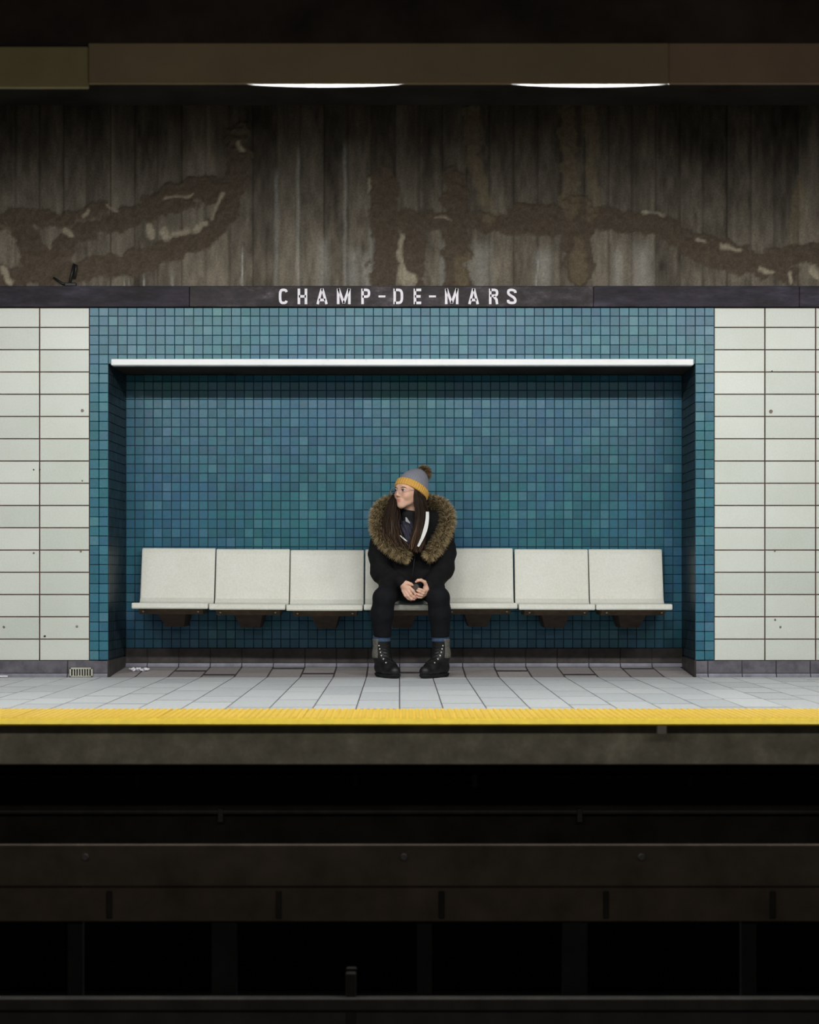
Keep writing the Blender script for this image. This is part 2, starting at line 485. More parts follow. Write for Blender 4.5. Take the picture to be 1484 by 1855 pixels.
# --- baseboards
def baseboard(name, xa, xb, y, z0, z1, m, label, first=None, pitch=0.206, lip=True, thick=0.014):
    b = MB(); b.box(xa, xb, y - thick + .004, y + .004, z0 - .005, z1 - .002)
    o = b.build(name, m_grout_f); struct(o, label, 'baseboard')
    x = xa; nx = first if first is not None else xa + pitch
    while x < xb - 1e-4:
        e = min(nx, xb)
        if e - x > .02:
            q = MB(); zl = z0 + (0.022 if lip else 0)
            q.box(x + .003, e - .003, y - thick, y, zl + .002, z1, 0.0015)
            q.build('tile', m, o)
            if lip:
                q = MB(); q.prism_x([(y, zl), (y - thick - .001, zl), (y - thick - .006, zl - .010), (y - thick - .016, z0), (y, z0)], x + .003, e - .003)
                q.build('cove', m_base_lip, o)
        x = e; nx = e + pitch
    return o
bbl = baseboard('baseboard_left', -1.873 - 1.5, NL, 0.0, 0, Z_BASE, m_base, 'purple grey baseboard under the left white tiles', pitch=1.02, first=-1.873 - .13)
baseboard('baseboard_right', NR, 3.43, 0.0, 0, Z_BASE, m_base, 'purple grey tiled baseboard under the right white tiles', first=Xw(1282))
baseboard('baseboard_back', BL, BR, ND - .002, NSL, Z_NB, m_base_d, 'dark tiled baseboard at the back of the bench niche', first=-1.6 + .0, pitch=.2)

# --- station name band
t = NT('band_dark_metal')
n1 = t.noise(2.3, 6, 0.65, stretch=(1, 1, 3.5)); n2 = t.noise(9, 6, 0.7, stretch=(1, 1, 3))
c = t.ramp(n1, [(0.35, (0.020, 0.017, 0.020)), (0.55, (0.036, 0.031, 0.043)), (0.70, (0.070, 0.064, 0.092))])
c = t.mix(0.5, c, t.ramp(n2, [(0.4, (0.7, 0.7, 0.7)), (0.72, (1.7, 1.7, 1.7))]), 'MULTIPLY')
t.base(c); t.rough(0.55, 0.12); t.bump(t.noise(3, 3, stretch=(1, 1, 2)), 0.004, 0.4)
m_band = t.m
t = NT('sign_panel_scuffed')
n1 = t.noise(4.5, 7, 0.72, stretch=(1, 1, 2.2)); n2 = t.noise(13, 6, 0.75, stretch=(1, 1, 1.3))
c = t.ramp(n1, [(0.30, (0.014, 0.011, 0.011)), (0.52, (0.034, 0.027, 0.030)), (0.64, (0.075, 0.062, 0.068)), (0.80, (0.36, 0.33, 0.34))])
c = t.mix(0.6, c, t.ramp(n2, [(0.4, (0.5, 0.5, 0.5)), (0.70, (1.6, 1.55, 1.6))]), 'MULTIPLY')
t.base(c); t.rough(0.40, 0.12); t.bump(t.noise(5, 4, stretch=(1, 1, 2)), 0.005, 0.5)
m_sign = t.m
def band(name, xa, xb, m):
    b = MB(); b.box(xa, xb, -0.022, 0.10, Z_TOPT + .003, Z_BAND, 0.003)
    return b.build(name, m)
struct(band('trim_2', XL, Xw(343.5), m_band), 'dark purple metal band above the left white tiles', 'trim')
struct(band('trim_3', Xw(1075), Xw(1447), m_band), 'dark metal band right of the station name', 'trim')
struct(band('trim_4', Xw(1447.6), XR, m_band), 'short end of the dark metal band at the right edge', 'trim')
sg = band('station_sign', Xw(344), Xw(1074.5), m_sign)
tag(sg, 'dark metal station name sign reading CHAMP-DE-MARS in white capitals', 'sign')

# letters: strokes swept as ribbons, 1 unit = letter height
m_letter = mat('letter_white', (0.80, 0.78, 0.84), 0.5, 0.4, var=0.08, scale=40)
def ribbon(mb, pts, wd, y0, y1, closed=False):
    n = len(pts); L, R = [], []
    for i in range(n):
        p = Vector(pts[i])
        a = Vector(pts[i - 1]) if i else None; c = Vector(pts[i + 1]) if i < n - 1 else None
        d1 = (p - a).normalized() if a is not None else (c - p).normalized()
        d2 = (c - p).normalized() if c is not None else d1
        d = (d1 + d2)
        d = d.normalized() if d.length > 1e-6 else d1
        nrm = Vector((-d.y, d.x)); k = max(0.5, nrm.dot(Vector((-d1.y, d1.x))))
        L.append(p + nrm * wd / 2 / k); R.append(p - nrm * wd / 2 / k)
    vs = [(q.x, y0, q.y) for q in L] + [(q.x, y0, q.y) for q in R] + [(q.x, y1, q.y) for q in L] + [(q.x, y1, q.y) for q in R]
    fs = []
    for i in range(n - 1):
        fs += [(i, i + 1, n + i + 1, n + i), (i, 2 * n + i, 2 * n + i + 1, i + 1), (n + i, n + i + 1, 3 * n + i + 1, 3 * n + i)]
    fs += [(0, n, 3 * n, 2 * n), (n - 1, 2 * n - 1, 4 * n - 1, 3 * n - 1)]
    mb.quadlist(vs, fs)
def sup(cx, cy, a, b, t0, t1, e=0.62, n=22):
    o = []
    for i in range(n + 1):
        th = math.radians(t0 + (t1 - t0) * i / n)
        cs, sn = math.cos(th), math.sin(th)
        o.append((cx + a * math.copysign(abs(cs) ** e, cs), cy + b * math.copysign(abs(sn) ** e, sn)))
    return o
def crom(pts, n=8):
    o = []; q = [pts[0]] + list(pts) + [pts[-1]]
    for i in range(1, len(q) - 2):
        p0, p1, p2, p3 = (Vector(v) for v in q[i - 1:i + 3])
        for k in range(n):
            u = k / n
            o.append(0.5 * ((2 * p1) + (p2 - p0) * u + (2 * p0 - 5 * p1 + 4 * p2 - p3) * u * u + (3 * p1 - p0 - 3 * p2 + p3) * u ** 3))
    o.append(Vector(pts[-1])); return o
T = 0.165; H2 = T / 2
def glyph(ch, w):
    if ch == 'C': return [sup(w / 2, .5, w / 2 - H2, .5 - H2, 32, 328)]
    if ch == 'H': return [[(H2, 0), (H2, 1)], [(w - H2, 0), (w - H2, 1)], [(H2, .5), (w - H2, .5)]]
    if ch == 'A': return [[(H2 * .9, 0), (w / 2 - .015, 1)], [(w - H2 * .9, 0), (w / 2 + .015, 1)], [(w * .22, .27), (w * .78, .27)]]
    if ch == 'M': return [[(H2, 0), (H2, 1)], [(w - H2, 0), (w - H2, 1)], [(H2 + .02, 1), (w / 2, .06)], [(w - H2 - .02, 1), (w / 2, .06)]]
    if ch == 'P': return [[(H2, 0), (H2, 1)], [(H2, 1 - H2)] + sup(w * .45, .70, w * .55 - H2, .30 - H2, 90, -90, .7) + [(H2, .40 + H2)]]
    if ch == 'R': return [[(H2, 0), (H2, 1)], [(H2, 1 - H2)] + sup(w * .45, .73, w * .55 - H2, .27 - H2, 90, -90, .7) + [(H2, .46 + H2)], [(w * .52, .5), (w * .80, .30), (w - H2, 0)]]
    if ch == 'D': return [[(H2, 0), (H2, 1)], [(H2, 1 - H2)] + sup(w * .40, .5, w * .60 - H2, .5 - H2, 90, -90, .62) + [(H2, H2)]]
    if ch == 'E': return [[(H2, 0), (H2, 1)], [(H2, 1 - H2), (w, 1 - H2)], [(H2, .5), (w * .92, .5)], [(H2, H2), (w, H2)]]
    if ch == '-': return [[(0, .5), (w, .5)]]
    if ch == 'S': return [crom([(w - H2, .72), (w - H2 - .02, .84), (w / 2, 1 - H2), (H2 + .03, .87), (H2 + .02, .68), (w * .42, .54), (w * .72, .42), (w - H2, .27), (w - H2 - .04, .12), (w / 2, H2), (H2 + .02, .14), (H2, .28)])]
spots = [('C', 149, 195), ('H', 241, 288), ('A', 333, 388), ('M', 433, 500), ('P', 552, 596), ('-', 636, 670), ('D', 709, 757), ('E', 808, 845),
         ('-', 883, 917), ('M', 961, 1027), ('A', 1075, 1127), ('R', 1176, 1222), ('S', 1264, 1311)]
LY = -0.0225
lh = (138 - 62) / 2.698 / sc_at(LY); zb0 = Zw(500 + 138 / 2.698, LY)
for ch, xa, xb in spots:
    X0, X1 = Xw(450 + xa / 2.698, LY), Xw(450 + xb / 2.698, LY)
    mb = MB()
    for st in glyph(ch, (X1 - X0) / lh):
        ribbon(mb, [(p[0] * lh, p[1] * lh) for p in st], T * lh * (0.75 if ch == '-' else 1), -0.004, 0.0)
    obj('letter', fixn(mesh_from('letter', mb.v, mb.f)), m_letter, sg, (X0, LY, zb0))

# --- board-marked concrete wall above the band
NXg, NZg = 760, 130
gx = np.linspace(XL, XR, NXg); gz = np.linspace(Z_BAND - .02, Z_CEIL + .03, NZg)
GX, GZ = np.meshgrid(gx, gz)
U = VX + GX * 300.0; V = HY - (GZ - CAMZ) * 300.0        # photograph-scaled wall coordinates (1/300 m)
wob = (fbm(U / 20, V / 20, 41, 5) - .47) * 38; wob2 = (fbm(U / 20 + 9, V / 20, 51, 5) - .47) * 34
def stroke(pts, wd, jag=1.0):
    d = np.full(U.shape, 1e9)
    UU, VV = U + wob * jag, V + wob2 * jag
    for (a, b), (c, e) in zip(pts[:-1], pts[1:]):
        L2 = (c - a) ** 2 + (e - b) ** 2
        h = np.clip(((UU - a) * (c - a) + (VV - b) * (e - b)) / L2, 0, 1)
        d = np.minimum(d, np.hypot(UU - a - h * (c - a), VV - b - h * (e - b)))
    return np.clip((wd / 2 - d) / 4.0 + .5, 0, 1)
mort = np.zeros(U.shape); ochre = np.zeros(U.shape); pale = np.zeros(U.shape)
for pts, wd in (([(-140, 510), (0, 503), (60, 494), (140, 490), (220, 482), (290, 462), (350, 440), (390, 412), (412, 380), (425, 345), (432, 300), (435, 240)], 32),
                ([(60, 500), (100, 468), (122, 440), (152, 424), (205, 402), (262, 392), (300, 368), (340, 352), (385, 352), (412, 345)], 26),
                ([(280, 362), (330, 345), (410, 335)], 24), ([(-60, 405), (0, 400), (60, 392), (120, 398), (190, 372)], 22), ([(40, 420), (70, 470), (90, 505)], 34),
                ([(700, 402), (760, 404), (850, 400), (950, 408), (1050, 400), (1120, 397), (1185, 405), (1240, 430), (1300, 456), (1380, 470), (1484, 464), (1620, 470)], 30),
                ([(697, 325), (697, 518)], 34), ([(755, 420), (748, 518)], 30), ([(825, 330), (828, 515)], 34), ([(1050, 380), (1050, 500)], 36), ([(940, 385), (1000, 390)], 30),
                ([(1250, 455), (1330, 480), (1440, 500)], 20)):
    mort = np.maximum(mort, stroke(pts, wd * 1.3))
for pts, wd in (([(1072, 195), (1074, 385)], 24), ([(868, 300), (874, 345), (890, 395)], 20), ([(1450, 325), (1443, 440)], 16), ([(1048, 440), (1050, 508)], 24), ([(838, 465), (836, 512)], 24), ([(855, 200), (860, 300)], 26), ([(1030, 200), (1034, 380)], 30)):
    ochre = np.maximum(ochre, stroke(pts, wd, .7) * .8)
for pts, wd in (([(728, 432), (724, 470)], 13), ([(728, 485), (738, 508)], 20), ([(740, 500), (748, 505)], 16), ([(273, 412), (276, 428)], 15), ([(296, 418), (304, 430)], 16), ([(318, 424), (334, 420)], 13), ([(352, 416), (372, 405)], 11), ([(384, 395), (400, 352)], 7), ([(302, 362), (350, 354)], 4),
                ([(120, 418), (132, 424)], 11), ([(150, 393), (156, 385)], 7), ([(10, 490), (18, 505)], 16), ([(196, 372), (216, 383)], 5), ([(1262, 432), (1272, 438)], 6), ([(1305, 446), (1340, 456)], 7), ([(1380, 488), (1398, 494)], 9), ([(1432, 495), (1436, 510)], 8), ([(1470, 490), (1484, 500)], 10),
                ([(672, 325), (670, 345)], 5), ([(788, 394), (810, 394)], 3), ([(1165, 384), (1205, 390)], 5), ([(435, 258), (440, 275)], 8)):
    pale = np.maximum(pale, stroke(pts, wd, .45))
drip = np.zeros(U.shape)
for x, ya, yb, wd in ((438.5, 440, 520, 2.6), (260, 492, 520, 2.6), (312, 480, 520, 2.2), (225, 498, 520, 2.2), (234, 500, 520, 2), (205, 506, 520, 4), (973, 445, 520, 2.6), (680, 490, 520, 3), (672, 400, 520, 7), (665, 450, 520, 16), (765, 440, 520, 5), (802, 430, 520, 8), (1120, 440, 520, 14), (1165, 430, 520, 26), (870, 430, 520, 30), (985, 440, 520, 22), (500, 300, 520, 5), (540, 260, 520, 5), (585, 420, 520, 16), (625, 250, 520, 5), (640, 440, 520, 20)):
    a = np.clip(1 - np.abs(U - x + (fbm(V / 30, U * 0 + x, 71) - .47) * 4) / wd, 0, 1) * np.clip((V - ya) / 25, 0, 1)
    drip = np.maximum(drip, a * (1.0 if wd < 3.2 else .45))
BWp = 43.0
bi = np.floor((U + 15) / BWp).astype(int); bfr = ((U + 15) / BWp) % 1
rb = np.random.default_rng(4).random(200)
tone = rb[(bi + 60) % 200]; off = rb[(bi + 131) % 200]
groove = np.clip(1 - np.minimum(bfr, 1 - bfr) * BWp / 2.6, 0, 1)
fine = fbm(U / 7, V / 30, 3); rough = fbm(U / 6, V / 6, 13); big = fbm(U / 60, V / 90, 23)
clean = 1 - np.clip(mort + ochre, 0, 1)
yy = -0.004 - off * .006 * clean + groove * .007 * clean * (.5 + rb[(bi + 77) % 200]) - (fine - .47) * .006 * clean \
     - mort * (.012 + (rough - .47) * .022) - ochre * (.006 + (rough - .47) * .014) + pale * .008 * (.5 + rough)
verts = np.stack([GX.ravel(), 0.016 + yy.ravel(), GZ.ravel()], 1)
ii = np.arange(NXg * NZg).reshape(NZg, NXg)
faces = np.stack([ii[:-1, :-1].ravel(), ii[:-1, 1:].ravel(), ii[1:, 1:].ravel(), ii[1:, :-1].ravel()], 1)
me = mesh_from('wall_upper', verts, faces, True)
conc = np.array([.155, .134, .104]); brown = np.array([.082, .064, .046]); och = np.array([.17, .135, .08]); pal = np.array([.29, .255, .19]); wht = np.array([.40, .40, .37])
colr = conc[None, None] * (0.55 + .45 * tone + .75 * (big - .3) + .9 * (fine - .47))[..., None]
colr = colr * (1 - .45 * groove[..., None])
# fading lamp light painted into the colour: darker towards the top, in vertical runs
top_shade = np.clip((420 + 240 * (fbm(U / 25, V / 200, 91) - .47) - V) / 210, 0, 1) * .60
colr = colr * (1 - top_shade[..., None])
for msk, cc in ((drip * .8, wht), (mort, brown), (ochre * .5, och), (pale, pal)):
    vv = cc[None, None] * (0.72 + .6 * rough + .0)[..., None]
    colr = colr * (1 - msk[..., None]) + vv * msk[..., None]
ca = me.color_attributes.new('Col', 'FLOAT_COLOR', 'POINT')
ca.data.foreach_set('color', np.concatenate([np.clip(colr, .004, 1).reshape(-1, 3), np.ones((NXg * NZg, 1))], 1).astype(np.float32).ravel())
t = NT('board_marked_concrete')
at = t.add('ShaderNodeAttribute', attribute_name='Col')
c = t.mix(0.7, at.outputs['Color'], t.ramp(t.noise(90, 6, 0.75), [(0.3, (0.55, 0.55, 0.55)), (0.7, (1.35, 1.35, 1.35))]), 'MULTIPLY')
t.base(c); t.rough(0.9, 0.15); t.bump(t.noise(140, 5, 0.7), 0.003, 0.6)
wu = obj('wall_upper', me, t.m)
struct(wu, 'stained board-marked concrete wall above the name band', 'wall')
b = MB(); b.box(XL, XR, 0.09, 0.22, Z_TOPT, Z_CEIL + .03)
bk = b.build('backing', m_black, wu)

# --- ceiling, bulkhead and the lamp trough
b = MB(); b.box(XL, XR, -12.2, 0.22, Z_CEIL, Z_CEIL + .2)
struct(b.build('ceiling', m_ceil), 'sooty dark concrete station ceiling', 'ceiling')
FY = -3.5
zf0, zf1 = Zw(151, FY), Zw(78, FY)
m_bulk = mat('bulkhead_dark', (0.035, 0.029, 0.024), 0.9, 0.1, var=0.4, scale=3)
b = MB(); b.box(XL, XR, -3.47, -3.03, zf1, Z_CEIL)
q = MB(); q.box(XL, XR, -3.128, -3.122, 2.7085, zf1 - .012)
bkh = b.build('ceiling_bulkhead', m_bulk); q.build('light_baffle', m_black, bkh)
struct(bkh, 'dark ceiling bulkhead above the lamp trough', 'ceiling')
fas = [(XL, Xw(160, FY), (0.26, 0.225, 0.10), -0.012, 'olive brown end panel of the lamp trough, leftmost', -.018),
       (Xw(160, FY), Xw(1212, FY), (0.24, 0.18, 0.10), 0.0, 'long brown middle panel of the lamp trough over the platform edge', 0.0),
       (Xw(1212, FY), XR, (0.24, 0.16, 0.10), 0.0, 'reddish brown panel of the lamp trough, rightmost', 0.0)]
for i, (xa, xb, c, dy, lab, dz) in enumerate(fas):
    root = empty('lamp_trough', ((xa + xb) / 2, FY, zf0))
    tag(root, lab, 'lamp trough', 'lamp trough panels')
    m = mat('trough_paint_%d' % i, c, 0.6, 0.3, var=0.18, scale=2.0)
    def pb(name, bx, mm):
        q = MB(); q.box(*bx); o = q.build(name, mm, root); o.location = -Vector(root.location); return o
    q = MB(); q.box(xa, xb, FY + dy, FY + .02, zf0 + dz, zf1 + dz, .003); o = q.build('fascia', m, root); o.location = -Vector(root.location)
    pb('top_plate', (xa, xb, FY + .02, -3.0, zf1 - .012, zf1 - .001), m_black)

t = NT('lamp_diffuser')
em = t.add('ShaderNodeEmission'); em.inputs[0].default_value = (1.0, 1.0, 0.985, 1); em.inputs[1].default_value = LAMP_STRENGTH
t.link(em.outputs[0], t.n['Material Output'].inputs['Surface'])
m_lamp = t.m
m_lampbody = mat('lamp_body_white', (0.5, 0.5, 0.5), 0.5, 0.3)
LYc = -3.25
LLEN = 0.40
# a tilted glowing panel facing the wall, an opaque body behind it and a white visor over it
lm = mesh_from('diffuser', [(-LLEN, -.030, .006), (LLEN, -.030, .006), (LLEN, .020, .056), (-LLEN, .020, .056)], [(0, 1, 2, 3)]); lm.materials.append(m_lamp)
q = MB(); q.prism_x([(-.033, .004), (-.060, .024), (-.060, .089), (.165, .089), (.165, .068), (.020, .061)], -LLEN - .01, LLEN + .01)
bm_ = q.mesh('lamp_body'); bm_.materials.append(m_lampbody)
vs, fs = [], []
NV = 24
for i in range(NV + 1):
    u = -1 + 2 * i / NV; x = u * LLEN; ze = .031 + .016 * min(1, abs(u) ** 2)
    vs += [(x, .021, .058), (x, .072, (.058 + ze) / 2), (x, .120, ze), (x, .120, .070), (x, .021, .062)]
for i in range(NV):
    for j in range(4): fs.append((i * 5 + j, (i + 1) * 5 + j, (i + 1) * 5 + j + 1, i * 5 + j + 1))
vis = fixn(mesh_from('visor', vs, fs)); vis.materials.append(m_lampbody)
def put_lamp(x, label):
    r = empty('strip_lamp', (x, LYc, 2.660)); tag(r, label, 'lamp', 'strip lamps in the trough')
    obj('diffuser', lm, None, r); obj('lamp_body', bm_, None, r); obj('visor', vis, None, r)
names = {0: 'fluorescent lamp behind the left olive trough panel', 1: 'fluorescent lamp glowing under the trough, left of the two seen', 2: 'fluorescent lamp glowing under the trough, right of the two seen', 3: 'fluorescent lamp behind the right trough panel'}
for i, x in enumerate((-1.70, -0.317, 0.805, 2.20)): put_lamp(x, names[i])
for x in (-2.75, 3.10): put_lamp(x, 'fluorescent lamp beyond the %s end of the seen trough' % ('left' if x < 0 else 'right'))

# --- yellow tactile edge
t = NT('tactile_yellow')
c = t.ramp(t.noise(14, 4, .6), [(0.3, (0.78, 0.52, 0.055)), (0.7, (0.86, 0.60, 0.085))])
t.base(c); t.rough(0.45, 0.4)
m_yel = t.m
TW = 0.609
PITCH = TW / 21
mb = MB()
prof = []
for k in range(21):
    x = k * PITCH
    prof += [(x, 0.0), (x + PITCH * .30, 0.0), (x + PITCH * .42, .005), (x + PITCH * .88, .005)]
prof.append((TW - .002, 0.0))
ya, yb = Y_EDGE + .022, Y_STRIP
n = len(prof)
vs = [(x, ya + .006, z) for x, z in prof] + [(x, yb - .01, z) for x, z in prof] + [(x, ya, -.004) for x, z in prof] + [(x, yb, -.004) for x, z in prof]
fs = [(i, i + 1, n + i + 1, n + i) for i in range(n - 1)] + [(i, 2 * n + i, 2 * n + i + 1, i + 1) for i in range(n - 1)] + [(n + i, n + i + 1, 3 * n + i + 1, 3 * n + i) for i in range(n - 1)]
tact = fixn(mesh_from('tactile_tile', vs, fs)); tact.materials.append(m_yel)
edge = empty('tactile_strip', (0, Y_EDGE, 0)); tag(edge, 'yellow ribbed tactile strip along the platform edge', 'tactile strip')
x = XL
while x < XR:
    o = obj('tactile_tile', tact, None, edge, (x, -Y_EDGE, .010)); x += TW
q = MB(); q.prism_x([(Y_EDGE, -.016), (Y_EDGE - .003, -.010), (Y_EDGE + .012, .007), (Y_EDGE + .022, .010), (Y_STRIP, .006), (Y_STRIP, -.004), (-3.16, -.004), (-3.16, -.016), (Y_EDGE + .004, -.018)], XL, XR)
o = q.build('nosing', mat('nosing_yellow', (0.80, 0.58, 0.012), .45, .4, var=.12, scale=18), edge); o.location = (0, -Y_EDGE, 0)

# --- platform slab face, recess and the track pit
t = NT('slab_edge_concrete')
c = t.ramp(t.noise(6, 6, .7), [(0.3, (0.27, 0.255, 0.20)), (0.52, (0.42, 0.40, 0.32)), (0.72, (0.66, 0.63, 0.52))])
t.base(c); t.rough(.9, .15); t.bump(t.noise(40, 5), .004, .5)
SY = -3.165
q = MB(); q.box(XL, XR, SY, SY + .05, Zw(1385, SY), -.018, .004)
struct(q.build('wall_platform_edge', t.m), 'stained concrete edge of the platform slab below the yellow strip', 'wall')
m_pit = mat('pit_soot', (0.030, 0.028, 0.026), .9, .1, var=.4, scale=4)
q = MB(); q.box(XL, XR, -2.5, -2.4, -1.4, -.185)
struct(q.build('wall_pit', m_pit), 'black wall of the recess below the platform', 'wall')
q = MB(); q.box(XL, XR, -11.0, -2.4, -1.40, -1.30)
struct(q.build('floor_pit', m_pit), 'black track bed floor', 'floor')
m_bar = mat('guide_bar_rust', (0.085, 0.068, 0.050), .8, .2, var=.3, scale=5, bump=.001)
m_bar2 = mat('running_beam_brown', (0.080, 0.062, 0.047), .85, .2, var=.3, scale=5)
m_rail = mat('rail_dark_steel', (0.045, 0.042, 0.037), .6, .3, var=.25, scale=7)
BY = -3.60
root = empty('guide_bar', (0, BY, -1.30)); tag(root, 'brown guide bar running along the track below the platform', 'rail')
q = MB(); q.box(XL, XR, BY, BY + .022, Zw(1606, BY), Zw(1530, BY), .004); o = q.build('bar', m_bar, root); o.location = (0, -BY, 1.30)
m_bolt = mat('bolt_steel', (0.10, 0.10, 0.10), .5, .4)
for px in (155, 732, 1162):
    q = MB(); q.tube([(Xw(px, BY), BY - .014, Zw(1552, BY)), (Xw(px, BY), BY + .01, Zw(1552, BY))], .013, 8); o = q.build('bolt', m_bolt, root); o.location = (0, -BY, 1.30)
for x in (-2.6, -1.3, 0.1, 1.4, 2.7):
    q = MB(); q.box(x - .03, x + .03, BY + .022, BY + .06, -1.30, Zw(1560, BY)); o = q.build('support', m_black, root); o.location = (0, -BY, 1.30)
root = empty('running_beam', (0, BY, -1.30)); tag(root, 'dark brown running beam below the guide bar', 'rail')
y2 = BY - .01
q = MB(); q.box(XL, XR, y2, y2 + .03, Zw(1670, y2), Zw(1609, y2), .004); o = q.build('beam', m_bar2, root); o.location = (0, -BY, 1.30)
for px in (198, 505, 800, 1098, 1400):
    q = MB(); q.box(Xw(px, y2) - .012, Xw(px, y2) + .012, y2 - .006, y2 + .01, Zw(1664, y2), Zw(1614, y2), .003); o = q.build('clamp', m_pit, root); o.location = (0, -BY, 1.30)
for x in (-2.0, -.7, .7, 2.0):
    q = MB(); q.box(x - .05, x + .05, y2 + .006, y2 + .028, -1.30, Zw(1672, y2)); o = q.build('support', m_black, root); o.location = (0, -BY, 1.30)
root = empty('track_rail', (0, BY - .1, -1.30)); tag(root, 'dark steel rail lowest on the track bed', 'rail')
y3 = BY - .10
q = MB(); q.box(XL, XR, y3, y3 + .045, Zw(1832, y3), Zw(1808, y3), .006); q.box(XL, XR, y3 + .025, y3 + .045, -1.28, Zw(1832, y3)); q.box(XL, XR, y3 - .03, y3 + .10, -1.30, -1.28)
o = q.build('rail', m_rail, root); o.location = (0, -y3, 1.30)
q = MB(); q.box(Xw(626, y3), Xw(645, y3), y3 + .02, y3 + .14, -1.30, Zw(1760, y3 + .05), .004); o = q.build('rail_chair', m_pit, root); o.location = (0, -y3, 1.30)
# conduits in the recess
m_con = mat('conduit_grey', (0.045, 0.045, 0.042), .6, .3, var=.3, scale=8)
for py, r, lab in ((1407, .010, 'thin conduit under the platform slab'), (1471, .012, 'dark conduit low on the recess wall')):
    yy_ = -2.53
    root = empty('conduit', (0, yy_, Zw(py, yy_))); tag(root, lab, 'conduit')
    q = MB(); q.tube([(XL, 0, 0), (XR, 0, 0)], r, 8); q.build('pipe', m_con, root, smooth=False)
    for px in ((645, 860, 250, 1250) if r < .011 else (400, 1050)):
        q = MB(); X = Xw(px, yy_); q.box(X - .012, X + .012, -r - .006, .028, -.045, r + .004, .002); q.build('clip', mat('clip_teal_grey', (.09, .11, .11), .6, .3) if px == 860 else m_con, root)
# small bracket under the yellow strip
q = MB(); X = Xw(1199, -3.27); q.box(X - .020, X + .020, -.008, .018, Zw(1330, -3.27), -.016, .002)
o = q.build('edge_bracket', mat('bracket_pale', (.36, .34, .29), .7, .3), None, (0, -3.27, 0)); tag(o, 'small pale bracket under the yellow strip edge', 'bracket')
# ------------------------------------------------------------------ bench seats
t = NT('seat_white_fibreglass')
c = t.ramp(t.noise(90, 4, .7), [(0.3, (0.60, 0.60, 0.535)), (0.65, (0.69, 0.695, 0.635))])
c = t.mix(0.4, c, t.ramp(t.noise(4, 4, .6), [(0.3, (0.86, 0.84, 0.77)), (0.6, (1, 1, 1))]), 'MULTIPLY')
t.base(c); t.rough(.45, .4)
m_seat = t.m
m_uf = mat('seat_frame_brown', (0.085, 0.060, 0.034), .6, .3, var=.4, scale=20)
m_br = mat('seat_bracket_brown', (0.050, 0.036, 0.026), .7, .3, var=.3, scale=20)
SZ = Zw(1093.5, .07)
SPW = 0.4712
def seat_profile():
    top = [(.072, SZ - .004), (.078, SZ), (.12, SZ + .001), (.37, SZ - .004), (.405, SZ + .004), (.424, SZ + .028)]
    bt = (.505, Zw(994, .505))
    top += [(.44, SZ + .09), (bt[0] - .012, bt[1] - .03), (bt[0] - .003, bt[1] - .006), (bt[0] + .006, bt[1]), (bt[0] + .016, bt[1] - .003), (bt[0] + .019, bt[1] - .012)]
    und = [(.462, SZ + .09), (.446, SZ + .02), (.42, SZ - .018), (.37, SZ - .028), (.10, SZ - .030), (.085, SZ - .036), (.074, SZ - .035), (.070, SZ - .028)]
    return top + und
prof = seat_profile()
cy = sum(p[0] for p in prof) / len(prof); cz = sum(p[1] for p in prof) / len(prof)
def seat_mesh():
    n = len(prof); W = SPW - .0075; e = .006
    prev = None; vs = []; fs = []
    # inset profile for rounded side edges
    ins = []
    for i in range(n):
        a = Vector(prof[i - 1]); p = Vector(prof[i]); c_ = Vector(prof[(i + 1) % n])
        d = (c_ - a).normalized(); nr = Vector((d.y, -d.x))
        ins.append(p + nr * .004)
    secs = [(-W / 2, ins), (-W / 2 + e * .4, None), (-W / 2 + e * 1.3, prof), (W / 2 - e * 1.3, prof), (W / 2 - e * .4, None), (W / 2, ins)]
    for x, pr in secs:
        if pr is None: pr = [((a[0] + 2.2 * b[0]) / 3.2, (a[1] + 2.2 * b[1]) / 3.2) for a, b in zip(ins, prof)]
        vs += [(x, p[0], p[1]) for p in pr]
    for s in range(len(secs) - 1):
        for i in range(n):
            j = (i + 1) % n
            fs.append((s * n + i, s * n + j, (s + 1) * n + j, (s + 1) * n + i))
    fs.append(tuple(range(n - 1, -1, -1))); fs.append(tuple((len(secs) - 1) * n + i for i in range(n)))
    return fixn(mesh_from('shell', vs, fs))
shell = seat_mesh(); shell.materials.append(m_seat)
q = MB(); q.prism_x([(.10, SZ - .031), (.405, SZ - .031), (.405, SZ - .065), (.16, SZ - .070), (.11, SZ - .045)], -.195, .195)
uframe = q.mesh('underframe'); uframe.materials.append(m_uf)
q = MB()
xa, xb, xc = -.075, .065, -.055
q.quadlist([(-.085, .16, SZ - .068), (.085, .16, SZ - .068), (.085, .548, SZ - .068), (-.085, .548, SZ - .068),
            (-.055, .30, SZ - .150), (.060, .30, SZ - .150), (.060, .548, SZ - .150), (-.055, .548, SZ - .150)],
           [(0, 1, 2, 3), (4, 5, 6, 7), (0, 1, 5, 4), (1, 2, 6, 5), (2, 3, 7, 6), (3, 0, 4, 7)])
brk = fixn(q.mesh('wall_bracket')); brk.materials.append(m_br)
q = MB(); q.prism_x([(.448, SZ - .07), (.450, SZ - .02), (.468, SZ + .05), (.518, SZ + .28), (.530, SZ + .28), (.548, SZ + .05), (.548, SZ - .07)], -.05, .05)
bsup = q.mesh('back_support'); bsup.materials.append(m_br)
ords = ['first bench seat from the left, next to the dark niche wall', 'second white bench seat from the left end', 'third white bench seat from the left, just left of the seated person',
        'white bench seat the person is sitting on', 'white bench seat directly right of the seated person', 'second white bench seat from the right end', 'last bench seat at the right end of the row']
X0 = .014
dzs = (.004, -.002, -.008, -.005, .003, -.003, -.003); rys = (.004, .003, .0, .002, -.002, .003, .0)
